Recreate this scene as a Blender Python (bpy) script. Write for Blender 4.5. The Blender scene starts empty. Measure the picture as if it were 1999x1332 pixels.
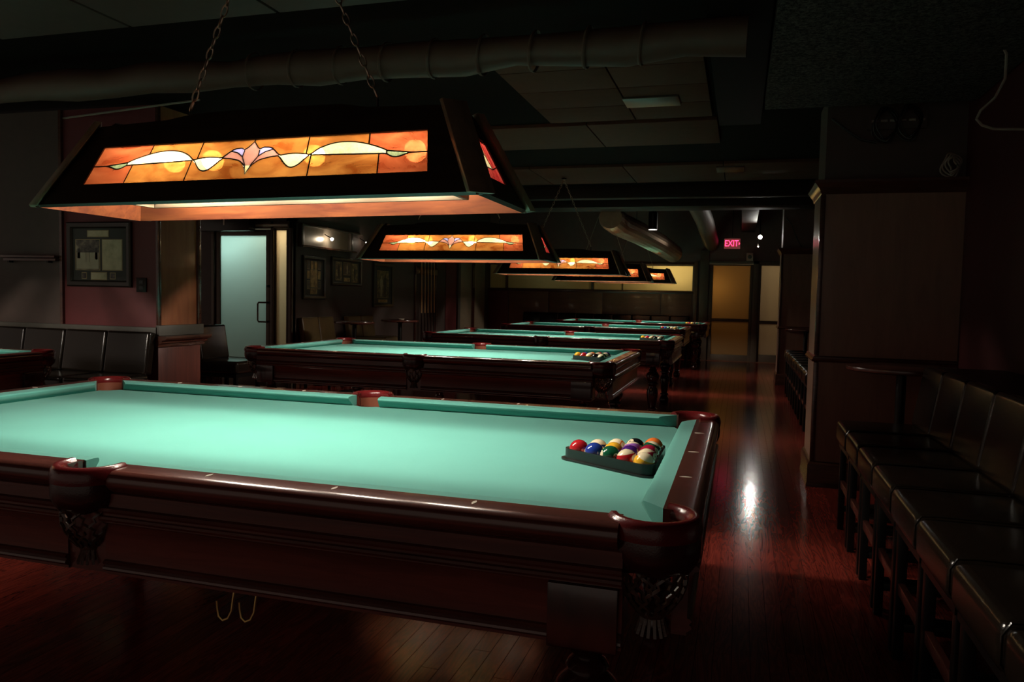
import bpy, bmesh, math, random
from mathutils import Vector, Matrix
random.seed(7)
PI = math.pi
scn = bpy.context.scene
col = scn.collection

# ---------------------------------------------------------------- camera, world, exposure
cam_d = bpy.data.cameras.new('camera'); cam = bpy.data.objects.new('camera', cam_d); col.objects.link(cam)
cam_d.sensor_fit = 'HORIZONTAL'; cam_d.sensor_width = 36.0; cam_d.lens = 1496.6 / 1999 * 36.0
cam_d.clip_start = .05
_R = Vector((.9582, .2852, .0214)); _U = Vector((-.0369, .0490, .9981)); _W = Vector((-.2839, .9572, -.0572))
_W.normalize(); _R = (_R - _W * _R.dot(_W)).normalized(); _U = _R.cross(_W)
cam.matrix_world = Matrix(((_R.x, _U.x, -_W.x, 1.455), (_R.y, _U.y, -_W.y, -2.160), (_R.z, _U.z, -_W.z, 1.238), (0, 0, 0, 1)))
scn.camera = cam
w = bpy.data.worlds.new('world'); scn.world = w; w.use_nodes = True
w.node_tree.nodes['Background'].inputs[0].default_value = (1.0, .78, .64, 1)
w.node_tree.nodes['Background'].inputs[1].default_value = .190
scn.view_settings.view_transform = 'Standard'; scn.view_settings.look = 'None'
scn.view_settings.gamma = 1.0; scn.view_settings.use_curve_mapping = False
scn.view_settings.exposure = 0.0
try:
    scn.cycles.max_bounces = 5; scn.cycles.diffuse_bounces = 3; scn.cycles.adaptive_threshold = .02; scn.cycles.glossy_bounces = 3; scn.cycles.transparent_max_bounces = 6
    scn.cycles.sample_clamp_indirect = 4.0; scn.cycles.caustics_reflective = False; scn.cycles.caustics_refractive = False
except Exception:
    pass
BULB = 740.0          # radiance of the bulbs inside the table lamps

# ---------------------------------------------------------------- materials
def newmat(name):
    m = bpy.data.materials.new(name); m.use_nodes = True
    nt = m.node_tree
    return m, nt, nt.nodes['Principled BSDF']
def nd(nt, kind, **kw):
    n = nt.nodes.new(kind)
    for k, v in kw.items():
        if k == 'i':
            for a, b in v.items(): n.inputs[a].default_value = b
        else: setattr(n, k, v)
    return n
def plain(name, c, rough=.5, metal=0., coat=0., spec=.5):
    m, nt, b = newmat(name)
    b.inputs['Base Color'].default_value = (*c, 1); b.inputs['Roughness'].default_value = rough
    b.inputs['Metallic'].default_value = metal; b.inputs['Coat Weight'].default_value = coat
    b.inputs['Coat Roughness'].default_value = .08; b.inputs['Specular IOR Level'].default_value = spec
    # slight procedural unevenness
    tc = nd(nt, 'ShaderNodeTexCoord'); n = nd(nt, 'ShaderNodeTexNoise', i={'Scale': 14., 'Detail': 4.})
    nt.links.new(tc.outputs['Object'], n.inputs['Vector'])
    mx = nd(nt, 'ShaderNodeMix', data_type='RGBA'); mx.inputs[6].default_value = (*[x * .82 for x in c], 1); mx.inputs[7].default_value = (*[min(1, x * 1.15) for x in c], 1)
    nt.links.new(n.outputs['Fac'], mx.inputs[0]); nt.links.new(mx.outputs[2], b.inputs['Base Color'])
    return m
def wood(name, c1, c2, rough=.25, coat=.6, scale=(2., 30., 30.), bump=.04, spec=.5):
    m, nt, b = newmat(name)
    tc = nd(nt, 'ShaderNodeTexCoord'); mp = nd(nt, 'ShaderNodeMapping'); mp.inputs['Scale'].default_value = scale
    n = nd(nt, 'ShaderNodeTexNoise', i={'Scale': 1.6, 'Detail': 6., 'Roughness': .62, 'Distortion': .8})
    cr = nd(nt, 'ShaderNodeValToRGB'); cr.color_ramp.elements[0].position = .3; cr.color_ramp.elements[1].position = .72
    cr.color_ramp.elements[0].color = (*c1, 1); cr.color_ramp.elements[1].color = (*c2, 1)
    nt.links.new(tc.outputs['Object'], mp.inputs['Vector']); nt.links.new(mp.outputs[0], n.inputs['Vector'])
    nt.links.new(n.outputs['Fac'], cr.inputs[0]); nt.links.new(cr.outputs[0], b.inputs['Base Color'])
    bp = nd(nt, 'ShaderNodeBump', i={'Strength': bump, 'Distance': .01}); nt.links.new(n.outputs['Fac'], bp.inputs['Height']); nt.links.new(bp.outputs[0], b.inputs['Normal'])
    b.inputs['Roughness'].default_value = rough; b.inputs['Coat Weight'].default_value = coat; b.inputs['Coat Roughness'].default_value = .1
    b.inputs['Specular IOR Level'].default_value = spec
    return m
def leather(name, c, rough=.38, bump=.25):
    m, nt, b = newmat(name)
    tc = nd(nt, 'ShaderNodeTexCoord')
    v = nd(nt, 'ShaderNodeTexVoronoi', i={'Scale': 260.}); n = nd(nt, 'ShaderNodeTexNoise', i={'Scale': 9., 'Detail': 4.})
    nt.links.new(tc.outputs['Object'], v.inputs['Vector']); nt.links.new(tc.outputs['Object'], n.inputs['Vector'])
    mx = nd(nt, 'ShaderNodeMix', data_type='RGBA'); mx.inputs[6].default_value = (*[x * .7 for x in c], 1); mx.inputs[7].default_value = (*[x * 1.25 for x in c], 1)
    nt.links.new(n.outputs['Fac'], mx.inputs[0]); nt.links.new(mx.outputs[2], b.inputs['Base Color'])
    ad = nd(nt, 'ShaderNodeMath', operation='MULTIPLY_ADD', i={1: 4., 2: 0.}); nt.links.new(n.outputs['Fac'], ad.inputs[0])
    a2 = nd(nt, 'ShaderNodeMath', operation='ADD'); nt.links.new(v.outputs['Distance'], a2.inputs[0]); nt.links.new(ad.outputs[0], a2.inputs[1])
    bp = nd(nt, 'ShaderNodeBump', i={'Strength': bump, 'Distance': .003}); nt.links.new(a2.outputs[0], bp.inputs['Height']); nt.links.new(bp.outputs[0], b.inputs['Normal'])
    b.inputs['Roughness'].default_value = rough
    return m
def emit(name, c, s):
    m, nt, b = newmat(name)
    b.inputs['Base Color'].default_value = (*c, 1); b.inputs['Emission Color'].default_value = (*c, 1); b.inputs['Emission Strength'].default_value = s
    return m
def frosted(name, c, thru=.85):
    """translucent glass lit from behind, with a faint gloss"""
    m, nt, b = newmat(name); out = nt.nodes['Material Output']
    tr = nd(nt, 'ShaderNodeBsdfTranslucent'); tr.inputs[0].default_value = (*c, 1)
    b.inputs['Base Color'].default_value = (*[x * .5 for x in c], 1); b.inputs['Roughness'].default_value = .25
    tc = nd(nt, 'ShaderNodeTexCoord'); n = nd(nt, 'ShaderNodeTexNoise', i={'Scale': 60., 'Detail': 2.}); nt.links.new(tc.outputs['Object'], n.inputs['Vector'])
    bp = nd(nt, 'ShaderNodeBump', i={'Strength': .05}); nt.links.new(n.outputs['Fac'], bp.inputs['Height']); nt.links.new(bp.outputs[0], b.inputs['Normal'])
    mx = nd(nt, 'ShaderNodeMixShader'); mx.inputs[0].default_value = thru
    nt.links.new(b.outputs[0], mx.inputs[1]); nt.links.new(tr.outputs[0], mx.inputs[2]); nt.links.new(mx.outputs[0], out.inputs[0])
    return m
def stained(name, c1, c2, clear=.004, grain=(3., 14., 3.), dm=.062):
    """streaky cathedral glass: translucent, a little see-through, glossy front"""
    m, nt, b = newmat(name); out = nt.nodes['Material Output']
    tc = nd(nt, 'ShaderNodeTexCoord'); mp = nd(nt, 'ShaderNodeMapping'); mp.inputs['Scale'].default_value = grain
    n = nd(nt, 'ShaderNodeTexNoise', i={'Scale': 2.2, 'Detail': 5., 'Distortion': 1.6})
    nt.links.new(tc.outputs['Object'], mp.inputs['Vector']); nt.links.new(mp.outputs[0], n.inputs['Vector'])
    cr = nd(nt, 'ShaderNodeValToRGB'); cr.color_ramp.elements[0].position = .32; cr.color_ramp.elements[1].position = .68
    cr.color_ramp.elements[0].color = (*c1, 1); cr.color_ramp.elements[1].color = (*c2, 1); nt.links.new(n.outputs['Fac'], cr.inputs[0])
    dim = nd(nt, 'ShaderNodeMix', data_type='RGBA', blend_type='MULTIPLY'); dim.inputs[0].default_value = 1.; dim.inputs[7].default_value = (dm, dm, dm, 1); nt.links.new(cr.outputs[0], dim.inputs[6])
    tr = nd(nt, 'ShaderNodeBsdfTranslucent'); tp = nd(nt, 'ShaderNodeBsdfTransparent'); gl = nd(nt, 'ShaderNodeBsdfGlossy'); gl.inputs['Roughness'].default_value = .2
    nt.links.new(dim.outputs[2], tr.inputs[0]); nt.links.new(cr.outputs[0], tp.inputs[0])
    m1 = nd(nt, 'ShaderNodeMixShader'); m1.inputs[0].default_value = clear; nt.links.new(tr.outputs[0], m1.inputs[1]); nt.links.new(tp.outputs[0], m1.inputs[2])
    m2 = nd(nt, 'ShaderNodeMixShader'); m2.inputs[0].default_value = .05; nt.links.new(m1.outputs[0], m2.inputs[1]); nt.links.new(gl.outputs[0], m2.inputs[2])
    nt.links.new(m2.outputs[0], out.inputs[0])
    return m
def cloth_mat():
    m, nt, b = newmat('cloth')
    tc = nd(nt, 'ShaderNodeTexCoord'); n = nd(nt, 'ShaderNodeTexNoise', i={'Scale': 5., 'Detail': 6.}); f = nd(nt, 'ShaderNodeTexNoise', i={'Scale': 900., 'Detail': 1.})
    nt.links.new(tc.outputs['Object'], n.inputs['Vector']); nt.links.new(tc.outputs['Object'], f.inputs['Vector'])
    mx = nd(nt, 'ShaderNodeMix', data_type='RGBA'); mx.inputs[6].default_value = (.098, .340, .290, 1); mx.inputs[7].default_value = (.115, .380, .325, 1)
    nt.links.new(n.outputs['Fac'], mx.inputs[0]); nt.links.new(mx.outputs[2], b.inputs['Base Color'])
    bp = nd(nt, 'ShaderNodeBump', i={'Strength': .08, 'Distance': .001}); nt.links.new(f.outputs['Fac'], bp.inputs['Height']); nt.links.new(bp.outputs[0], b.inputs['Normal'])
    b.inputs['Roughness'].default_value = .9; b.inputs['Specular IOR Level'].default_value = .15
    b.inputs['Sheen Weight'].default_value = .12
    return m
def floor_mat():
    m, nt, b = newmat('floor_oak')
    tc = nd(nt, 'ShaderNodeTexCoord'); at = nd(nt, 'ShaderNodeAttribute', attribute_name='rnd')
    mp = nd(nt, 'ShaderNodeMapping'); mp.inputs['Scale'].default_value = (16., 1.6, 1.)
    cb = nd(nt, 'ShaderNodeCombineXYZ'); ml = nd(nt, 'ShaderNodeMath', operation='MULTIPLY', i={1: 37.}); nt.links.new(at.outputs['Fac'], ml.inputs[0])
    for k in range(3): nt.links.new(ml.outputs[0], cb.inputs[k])
    va = nd(nt, 'ShaderNodeVectorMath', operation='ADD'); nt.links.new(tc.outputs['Object'], va.inputs[0]); nt.links.new(cb.outputs[0], va.inputs[1])
    nt.links.new(va.outputs[0], mp.inputs['Vector'])
    n = nd(nt, 'ShaderNodeTexNoise', i={'Scale': 1.0, 'Detail': 3., 'Distortion': .7}); nt.links.new(mp.outputs[0], n.inputs['Vector'])
    rg = nd(nt, 'ShaderNodeMath', operation='MULTIPLY', i={1: 11.}); nt.links.new(n.outputs['Fac'], rg.inputs[0])
    fr = nd(nt, 'ShaderNodeMath', operation='PINGPONG', i={1: .5}); nt.links.new(rg.outputs[0], fr.inputs[0])
    cr = nd(nt, 'ShaderNodeValToRGB'); cr.color_ramp.elements[0].position = .05; cr.color_ramp.elements[1].position = .5
    cr.color_ramp.elements[0].color = (.150, .0215, .0150, 1); cr.color_ramp.elements[1].color = (.270, .0390, .0250, 1); nt.links.new(fr.outputs[0], cr.inputs[0])
    hv = nd(nt, 'ShaderNodeHueSaturation'); sc = nd(nt, 'ShaderNodeMath', operation='MULTIPLY_ADD', i={1: .45, 2: .78}); nt.links.new(at.outputs['Fac'], sc.inputs[0])
    nt.links.new(sc.outputs[0], hv.inputs['Value']); nt.links.new(cr.outputs[0], hv.inputs['Color']); nt.links.new(hv.outputs[0], b.inputs['Base Color'])
    wv = nd(nt, 'ShaderNodeTexNoise', i={'Scale': 16., 'Detail': 3.}); nt.links.new(tc.outputs['Object'], wv.inputs['Vector'])
    ad = nd(nt, 'ShaderNodeMath', operation='MULTIPLY_ADD', i={1: .22}); nt.links.new(fr.outputs[0], ad.inputs[0]); nt.links.new(wv.outputs['Fac'], ad.inputs[2])
    bp = nd(nt, 'ShaderNodeBump', i={'Strength': .07, 'Distance': .005}); nt.links.new(ad.outputs[0], bp.inputs['Height']); nt.links.new(bp.outputs[0], b.inputs['Normal'])
    b.inputs['Roughness'].default_value = .14; b.inputs['Specular IOR Level'].default_value = .30
    return m
def ball_mat(name, c, stripe):
    m, nt, b = newmat(name)
    tc = nd(nt, 'ShaderNodeTexCoord'); sp = nd(nt, 'ShaderNodeSeparateXYZ'); nt.links.new(tc.outputs['Object'], sp.inputs[0])
    ab = nd(nt, 'ShaderNodeMath', operation='ABSOLUTE'); nt.links.new(sp.outputs['Z'], ab.inputs[0])
    lt = nd(nt, 'ShaderNodeMath', operation='LESS_THAN', i={1: .0155 if stripe else 1.}); nt.links.new(ab.outputs[0], lt.inputs[0])
    gt = nd(nt, 'ShaderNodeMath', operation='LESS_THAN', i={1: .0255}); ax = nd(nt, 'ShaderNodeMath', operation='ABSOLUTE'); nt.links.new(sp.outputs['X'], ax.inputs[0]); nt.links.new(ax.outputs[0], gt.inputs[0])
    mu = nd(nt, 'ShaderNodeMath', operation='MULTIPLY'); nt.links.new(lt.outputs[0], mu.inputs[0]); nt.links.new(gt.outputs[0], mu.inputs[1])
    mx = nd(nt, 'ShaderNodeMix', data_type='RGBA'); mx.inputs[6].default_value = (.80, .70, .48, 1); mx.inputs[7].default_value = (*c, 1)
    nt.links.new(mu.outputs[0], mx.inputs[0]); nt.links.new(mx.outputs[2], b.inputs['Base Color'])
    b.inputs['Roughness'].default_value = .07; b.inputs['Coat Weight'].default_value = .5
    return m
def print_mat(name, c1, c2, c3, scale=9., pos=(.4, .55)):
    """flat print: blotchy tones like a small dark photograph"""
    m, nt, b = newmat(name)
    tc = nd(nt, 'ShaderNodeTexCoord'); n = nd(nt, 'ShaderNodeTexNoise', i={'Scale': scale, 'Detail': 5., 'Roughness': .65}); nt.links.new(tc.outputs['Object'], n.inputs['Vector'])
    cr = nd(nt, 'ShaderNodeValToRGB'); cr.color_ramp.elements[0].position = pos[0]; cr.color_ramp.elements[1].position = pos[1]
    cr.color_ramp.elements[0].color = (*c1, 1); cr.color_ramp.elements[1].color = (*c2, 1); e = cr.color_ramp.elements.new(min(.98, pos[1] + .15)); e.color = (*c3, 1)
    nt.links.new(n.outputs['Fac'], cr.inputs[0]); nt.links.new(cr.outputs[0], b.inputs['Base Color']); b.inputs['Roughness'].default_value = .3
    return m

M = {}
M['cloth'] = cloth_mat()
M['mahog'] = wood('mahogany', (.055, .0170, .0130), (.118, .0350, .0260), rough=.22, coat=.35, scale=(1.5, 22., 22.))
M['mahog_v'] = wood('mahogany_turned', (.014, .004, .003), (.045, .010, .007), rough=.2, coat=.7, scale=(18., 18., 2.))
M['lamp_wood'] = wood('cherry_board', (.040, .0075, .0030), (.105, .030, .0085), rough=.5, coat=.0, scale=(2.5, 18., 18.), spec=.3)
M['lamp_out'] = wood('dark_walnut', (.010, .006, .003), (.030, .017, .008), rough=.4, coat=.1, scale=(2.5, 18., 18.), spec=.35)
M['post_wood'] = wood('oiled_walnut', (.11, .080, .050), (.22, .160, .095), rough=.32, coat=.3, scale=(14., 14., 3.))
M['floor'] = floor_mat()
M['pocket'] = leather('pocket_leather', (.105, .0095, .0100), rough=.22, bump=.06)
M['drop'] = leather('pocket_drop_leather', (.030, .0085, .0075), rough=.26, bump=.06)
M['liner'] = leather('pocket_liner', (.17, .055, .032), rough=.3, bump=.1)
M['net'] = leather('net_leather', (.060, .034, .022), rough=.3, bump=.1)
M['seat'] = leather('bench_leather', (.0085, .0058, .0038), rough=.20, bump=.07)
M['seat_lt'] = leather('bench_leather_worn', (.13, .085, .036), rough=.34, bump=.07)  # bench leather with the golden lamp light painted into its colour
M['black_metal'] = plain('black_metal', (.010, .009, .008), .35, .6)
M['chain'] = plain('chain_steel', (.42, .34, .26), .3, .9)
M['brass'] = plain('brass', (.42, .28, .10), .3, .9)
M['sight'] = plain('pearl', (.75, .68, .58), .2)
M['rack'] = plain('rack_plastic', (.012, .013, .012), .3)
M['bulb'] = emit('bulb_glow', (1., .90, .76), BULB)
M['tray'] = plain('cream_enamel', (.095, .072, .045), .35)
M['lead'] = plain('lead_came', (.012, .010, .008), .45, .3)
M['col'] = wood('column_veneer', (.21, .125, .090), (.28, .165, .118), rough=.42, coat=.25, scale=(8., 8., 1.2), bump=.01)
M['pier'] = wood('pier_veneer', (.24, .070, .030), (.36, .130, .055), rough=.32, coat=.6, scale=(9., 9., 1.2), bump=.01)
M['pier_lo'] = wood('pier_base_oak', (.060, .016, .012), (.125, .032, .022), rough=.4, coat=.2, scale=(14., 14., 1.4), bump=.02)
M['trim'] = wood('trim_mahogany', (.050, .018, .012), (.100, .038, .024), rough=.25, coat=.5, scale=(3., 3., 20.), bump=.01)
M['wall_d'] = plain('wall_umber', (.072, .048, .040), .6)
M['wall_m'] = plain('wall_maroon', (.130, .020, .022), .55)
M['wall_r'] = plain('wall_oxblood', (.050, .004, .005), .5)
M['wall_p'] = plain('wall_plum', (.150, .080, .070), .6)
M['grey'] = plain('grey_band', (.075, .068, .055), .55)
M['beige'] = plain('beige_panel', (.27, .215, .145), .5)
M['alu'] = plain('dark_bronze', (.105, .080, .058), .4, .3)
M['backpan'] = wood('back_panel', (.125, .052, .028), (.190, .082, .042), rough=.4, coat=.15, scale=(1.5, 9., 9.), bump=.01)
M['ceil'] = plain('ceiling_paint', (.105, .046, .030), .7, spec=.1)
M['ceil_dk'] = plain('ceiling_black', (.010, .007, .006), .8, spec=.05)
M['beam'] = plain('beam_paint', (.022, .010, .008), .6, spec=.15)
M['duct'] = plain('duct_foil', (.55, .38, .26), .3, .6)
M['wrap'] = plain('duct_wrap', (.080, .042, .028), .6)
M['frame'] = plain('frame_black', (.020, .016, .012), .3)
M['mat'] = plain('mat_board', (.030, .030, .026), .6)
M['gold'] = plain('gold_fillet', (.30, .24, .12), .4, .3)
M['paper'] = print_mat('old_paper', (.22, .20, .12), (.48, .42, .25), (.58, .52, .34), 5., (.3, .5))
M['photo_a'] = print_mat('rink_photo', (.020, .018, .014), (.10, .085, .06), (.36, .30, .20), 12.)
M['photo_b'] = print_mat('sepia_photo', (.03, .022, .010), (.16, .12, .05), (.36, .28, .12), 16.)
M['card_d'] = print_mat('dark_card', (.015, .012, .014), (.05, .040, .035), (.16, .12, .07), 22.)
M['card_g'] = print_mat('gold_card', (.14, .08, .02), (.36, .22, .06), (.55, .38, .14), 14.)
M['figure'] = plain('figure_ink', (.018, .016, .014), .5)
M['figure_l'] = plain('figure_pale', (.40, .35, .24), .5)
M['glass_cool'] = frosted('frosted_cool', (.62, .74, .70))
M['glass_warm'] = frosted('frosted_warm', (.86, .76, .58))
M['glass_amber'] = frosted('frosted_amber', (.74, .52, .26), .7)
M['glass_cream'] = frosted('frosted_cream', (.92, .82, .54))
M['white'] = plain('white_plastic', (.62, .56, .45), .5)
M['popcorn'] = None
M['cable'] = plain('cable_black', (.008, .008, .008), .4)
M['cable_g'] = plain('cable_grey', (.30, .26, .22), .5)
M['cue_w'] = wood('cue_maple', (.55, .30, .13), (.70, .42, .20), rough=.3, coat=.4, scale=(30., 30., 2.), bump=.0)
M['cue_d'] = plain('cue_butt', (.035, .014, .010), .3, coat=.4)
M['ex_red'] = emit('exit_red', (1., .03, .12), 5.)
M['ex_body'] = emit('exit_face', (.42, .09, .09), .30)
M['spot'] = emit('spot_glow', (1., .96, .86), 380.)
M['sconce'] = emit('sconce_glow', (1., .86, .66), 140.)
M['pend'] = emit('pendant_glow', (1., .93, .82), 6.)
for k_ in ('ex_red', 'ex_body', 'pend'): M[k_].cycles.emission_sampling = 'NONE'
M['niche'] = plain('brushed_panel', (.26, .215, .165), .3, .4)
M['amber_a'] = stained('glass_amber', (.42, .090, .012), (.92, .36, .07))
M['amber_b'] = stained('glass_redamber', (.50, .075, .020), (.90, .22, .07))
M['red_g'] = stained('glass_ruby', (.55, .03, .03), (.95, .14, .10))
M['yel_g'] = stained('glass_cream', (.90, .80, .34), (1., .95, .62), grain=(30., 30., 30.), clear=.05, dm=.10)
M['grn_g'] = stained('glass_green', (.22, .34, .13), (.62, .70, .38), grain=(40., 40., 40.))
M['pink_g'] = stained('glass_pink', (.74, .30, .22), (.92, .48, .36), clear=.02, dm=.07)
M['pur_g'] = stained('glass_violet', (.42, .40, .85), (.66, .62, .95), clear=.02, dm=.085)
def clear_mat():
    m, nt, b = newmat('glass_back'); out = nt.nodes['Material Output']; tp = nd(nt, 'ShaderNodeBsdfTransparent'); tp.inputs[0].default_value = (.94, .93, .90, 1)
    nt.links.new(tp.outputs[0], out.inputs[0]); return m
M['clear_g'] = clear_mat()
def popcorn():
    m, nt, b = newmat('sprayed_stucco')
    tc = nd(nt, 'ShaderNodeTexCoord'); v = nd(nt, 'ShaderNodeTexNoise', i={'Scale': 55., 'Detail': 6., 'Roughness': .8}); nt.links.new(tc.outputs['Object'], v.inputs['Vector'])
    cr = nd(nt, 'ShaderNodeValToRGB'); cr.color_ramp.elements[0].position = .42; cr.color_ramp.elements[1].position = .62
    cr.color_ramp.elements[0].color = (.03, .026, .024, 1); cr.color_ramp.elements[1].color = (.24, .20, .185, 1); nt.links.new(v.outputs['Fac'], cr.inputs[0]); nt.links.new(cr.outputs[0], b.inputs['Base Color'])
    bp = nd(nt, 'ShaderNodeBump', i={'Strength': 1., 'Distance': .03}); nt.links.new(v.outputs['Fac'], bp.inputs['Height']); nt.links.new(bp.outputs[0], b.inputs['Normal'])
    b.inputs['Roughness'].default_value = .9; b.inputs['Specular IOR Level'].default_value = .1
    return m
M['popcorn'] = popcorn()

# ---------------------------------------------------------------- mesh helpers
class MB:
    def __init__(s): s.v = []; s.f = []
    def add(s, verts, faces):
        o = len(s.v); s.v += [tuple(p) for p in verts]; s.f += [tuple(i + o for i in f) for f in faces]; return s
    def box(s, x0, x1, y0, y1, z0, z1):
        return s.add([(x0, y0, z0), (x1, y0, z0), (x1, y1, z0), (x0, y1, z0), (x0, y0, z1), (x1, y0, z1), (x1, y1, z1), (x0, y1, z1)],
                     [(0, 3, 2, 1), (4, 5, 6, 7), (0, 1, 5, 4), (1, 2, 6, 5), (2, 3, 7, 6), (3, 0, 4, 7)])
    def loft(s, rings, caps=True, closed=False):
        n = len(rings[0]); v = [p for r in rings for p in r]; f = []
        m = len(rings)
        for i in range(m if closed else m - 1):
            a = i * n; b = ((i + 1) % m) * n
            for k in range(n): f.append((a + k, a + (k + 1) % n, b + (k + 1) % n, b + k))
        if caps and not closed: f.append(tuple(range(n - 1, -1, -1))); f.append(tuple((m - 1) * n + k for k in range(n)))
        return s.add(v, f)
    def prism(s, poly, z0, z1):        # poly in xy
        return s.loft([[(x, y, z0) for x, y in poly], [(x, y, z1) for x, y in poly]])
    def sweep(s, prof, p0, p1, out):   # prof (d, z): d along out, z up; from p0 to p1
        p0 = Vector(p0); p1 = Vector(p1); out = Vector(out)
        pr = prof if (p1 - p0).cross(out).z < 0 else prof[::-1]
        return s.loft([[p + out * d + Vector((0, 0, z)) for d, z in pr] for p in (p0, p1)])
    def lathe(s, prof, c=(0, 0, 0), seg=16, caps=True):
        rings = [[(c[0] + r * math.cos(2 * PI * k / seg), c[1] + r * math.sin(2 * PI * k / seg), c[2] + z) for k in range(seg)] for r, z in prof]
        return s.loft(rings, caps)
    def tube(s, path, r, seg=6, closed=False):
        P = [Vector(p) for p in path]; n = len(P); rings = []; up = None
        for i in range(n):
            if closed: t = P[(i + 1) % n] - P[i - 1]
            else: t = P[min(i + 1, n - 1)] - P[max(i - 1, 0)]
            t.normalize()
            if up is None: up = Vector((0, 0, 1)) if abs(t.z) < .9 else Vector((1, 0, 0))
            a = (up - t * up.dot(t)).normalized(); up = a; b = t.cross(a)
            rr = r[i] if isinstance(r, (list, tuple)) else r
            rings.append([P[i] + a * (rr * math.cos(2 * PI * k / seg)) + b * (rr * math.sin(2 * PI * k / seg)) for k in range(seg)])
        return s.loft(rings, True, closed)
    def sphere(s, c, r, su=12, sv=8, sq=1.):
        return s.lathe([(r * math.sin(PI * i / sv) + 1e-5, -r * sq * math.cos(PI * i / sv)) for i in range(sv + 1)], c, su)
    def mesh(s, name, mat, smooth=True, bevel=0., seg=2, angle=35):
        me = bpy.data.meshes.new(name); me.from_pydata(s.v, [], s.f)
        bm = bmesh.new(); bm.from_mesh(me); bmesh.ops.recalc_face_normals(bm, faces=bm.faces)
        if bevel:
            es = [e for e in bm.edges if len(e.link_faces) == 2 and e.calc_face_angle(0) > .5]
            bmesh.ops.bevel(bm, geom=es, offset=bevel, segments=seg, affect='EDGES', profile=.6)
        bm.to_mesh(me); bm.free()
        if smooth:
            me.polygons.foreach_set('use_smooth', [True] * len(me.polygons)); me.set_sharp_from_angle(angle=math.radians(angle))
        if mat: me.materials.append(M[mat] if isinstance(mat, str) else mat)
        return me
    def build(s, name, mat, parent=None, **kw):
        return obj(name, s.mesh(name, mat, **kw), parent)
def obj(name, me, parent=None, mw=None):
    o = bpy.data.objects.new(name, me); col.objects.link(o)
    if parent: o.parent = parent
    if mw is not None: o.matrix_local = mw
    return o
def tag(o, label=None, cat=None, group=None, kind=None):
    for k, v in (('label', label), ('category', cat), ('group', group), ('kind', kind)):
        if v: o[k] = v
    return o
def empty(name, loc=(0, 0, 0), rz=0.):
    o = bpy.data.objects.new(name, None); o.empty_display_size = .1; col.objects.link(o); o.location = loc; o.rotation_euler = (0, 0, rz); return o
def copy_tree(o, parent=None):
    c = o.copy(); col.objects.link(c)
    if parent: c.parent = parent
    for ch in list(o.children): copy_tree(ch, c)
    return c
def struct(o): o['kind'] = 'structure'; return o
def text_mesh(txt, size, depth=.0004):
    cu = bpy.data.curves.new('lettering', 'FONT'); cu.body = txt; cu.size = size; cu.extrude = depth; cu.align_x = 'CENTER'; cu.align_y = 'CENTER'; cu.resolution_u = 3
    t = bpy.data.objects.new('lettering', cu); col.objects.link(t)
    dg = bpy.context.evaluated_depsgraph_get(); me = bpy.data.meshes.new_from_object(t.evaluated_get(dg))
    bpy.data.objects.remove(t); bpy.data.curves.remove(cu); return me

# ================================================================ THE SETTING
# floor: strip-oak planks running away from the camera
flo = MB().box(-7, 3.2, -4.2, 16, -.12, -.014).build('floor', 'ceil_dk', smooth=False); struct(flo)
rest_v = MB(); rest_r = []
PW = .062
def plank_verts(x0, y0, y1):
    g = .0002; b = .0006
    x1 = x0 + PW
    return ([(x0 + g, y0 + g, -.014), (x1 - g, y0 + g, -.014), (x1 - g, y1 - g, -.014), (x0 + g, y1 - g, -.014),
             (x0 + g + b, y0 + g + b, 0), (x1 - g - b, y0 + g + b, 0), (x1 - g - b, y1 - g - b, 0), (x0 + g + b, y1 - g - b, 0)],
            [(4, 5, 6, 7), (0, 1, 5, 4), (1, 2, 6, 5), (2, 3, 7, 6), (3, 0, 4, 7)])
npl = 0
x = -6.9
while x < 3.1:
    y = -4.0 - random.random()
    while y < 15.5:
        L = random.uniform(1.1, 2.4); y1 = y + L
        v, f = plank_verts(x, y, y1); rv = random.random()
        vis = (1.28 < x < 2.06 and y1 > -1.2 and y < 14.4) or (-.7 < x < 1.3 and y1 > -.9 and y < .2)
        if vis and npl < 290:
            me = bpy.data.meshes.new('plank'); me.from_pydata(v, [], f); me.materials.append(M['floor'])
            a = me.attributes.new('rnd', 'FLOAT', 'POINT'); a.data.foreach_set('value', [rv] * 8)
            obj('plank', me, flo); npl += 1
        else:
            rest_v.add(v, f); rest_r += [rv] * 8
        y = y1
    x += PW
me = bpy.data.meshes.new('planking'); me.from_pydata(rest_v.v, [], rest_v.f); me.materials.append(M['floor'])
a = me.attributes.new('rnd', 'FLOAT', 'POINT'); a.data.foreach_set('value', rest_r)
o = obj('planking', me, flo); o['kind'] = 'stuff'

# walls
WB = 2.66
b = MB().box(-6.8, -2.80, WB, WB + .12, 0, 2.62); wb = struct(b.build('wall_left', 'wall_m', smooth=False))
MB().box(-3.70, -3.675, WB - .025, WB, .93, 2.62).build('wall_batten', 'trim', wb)
MB().box(-6.8, -3.70, WB - .006, WB, .93, 2.62).build('wall_panel', 'wall_d', wb)
MB().box(-6.8, -2.78, WB - .03, WB, .88, .95).build('chair_rail', 'grey', wb, bevel=.006)
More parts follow.
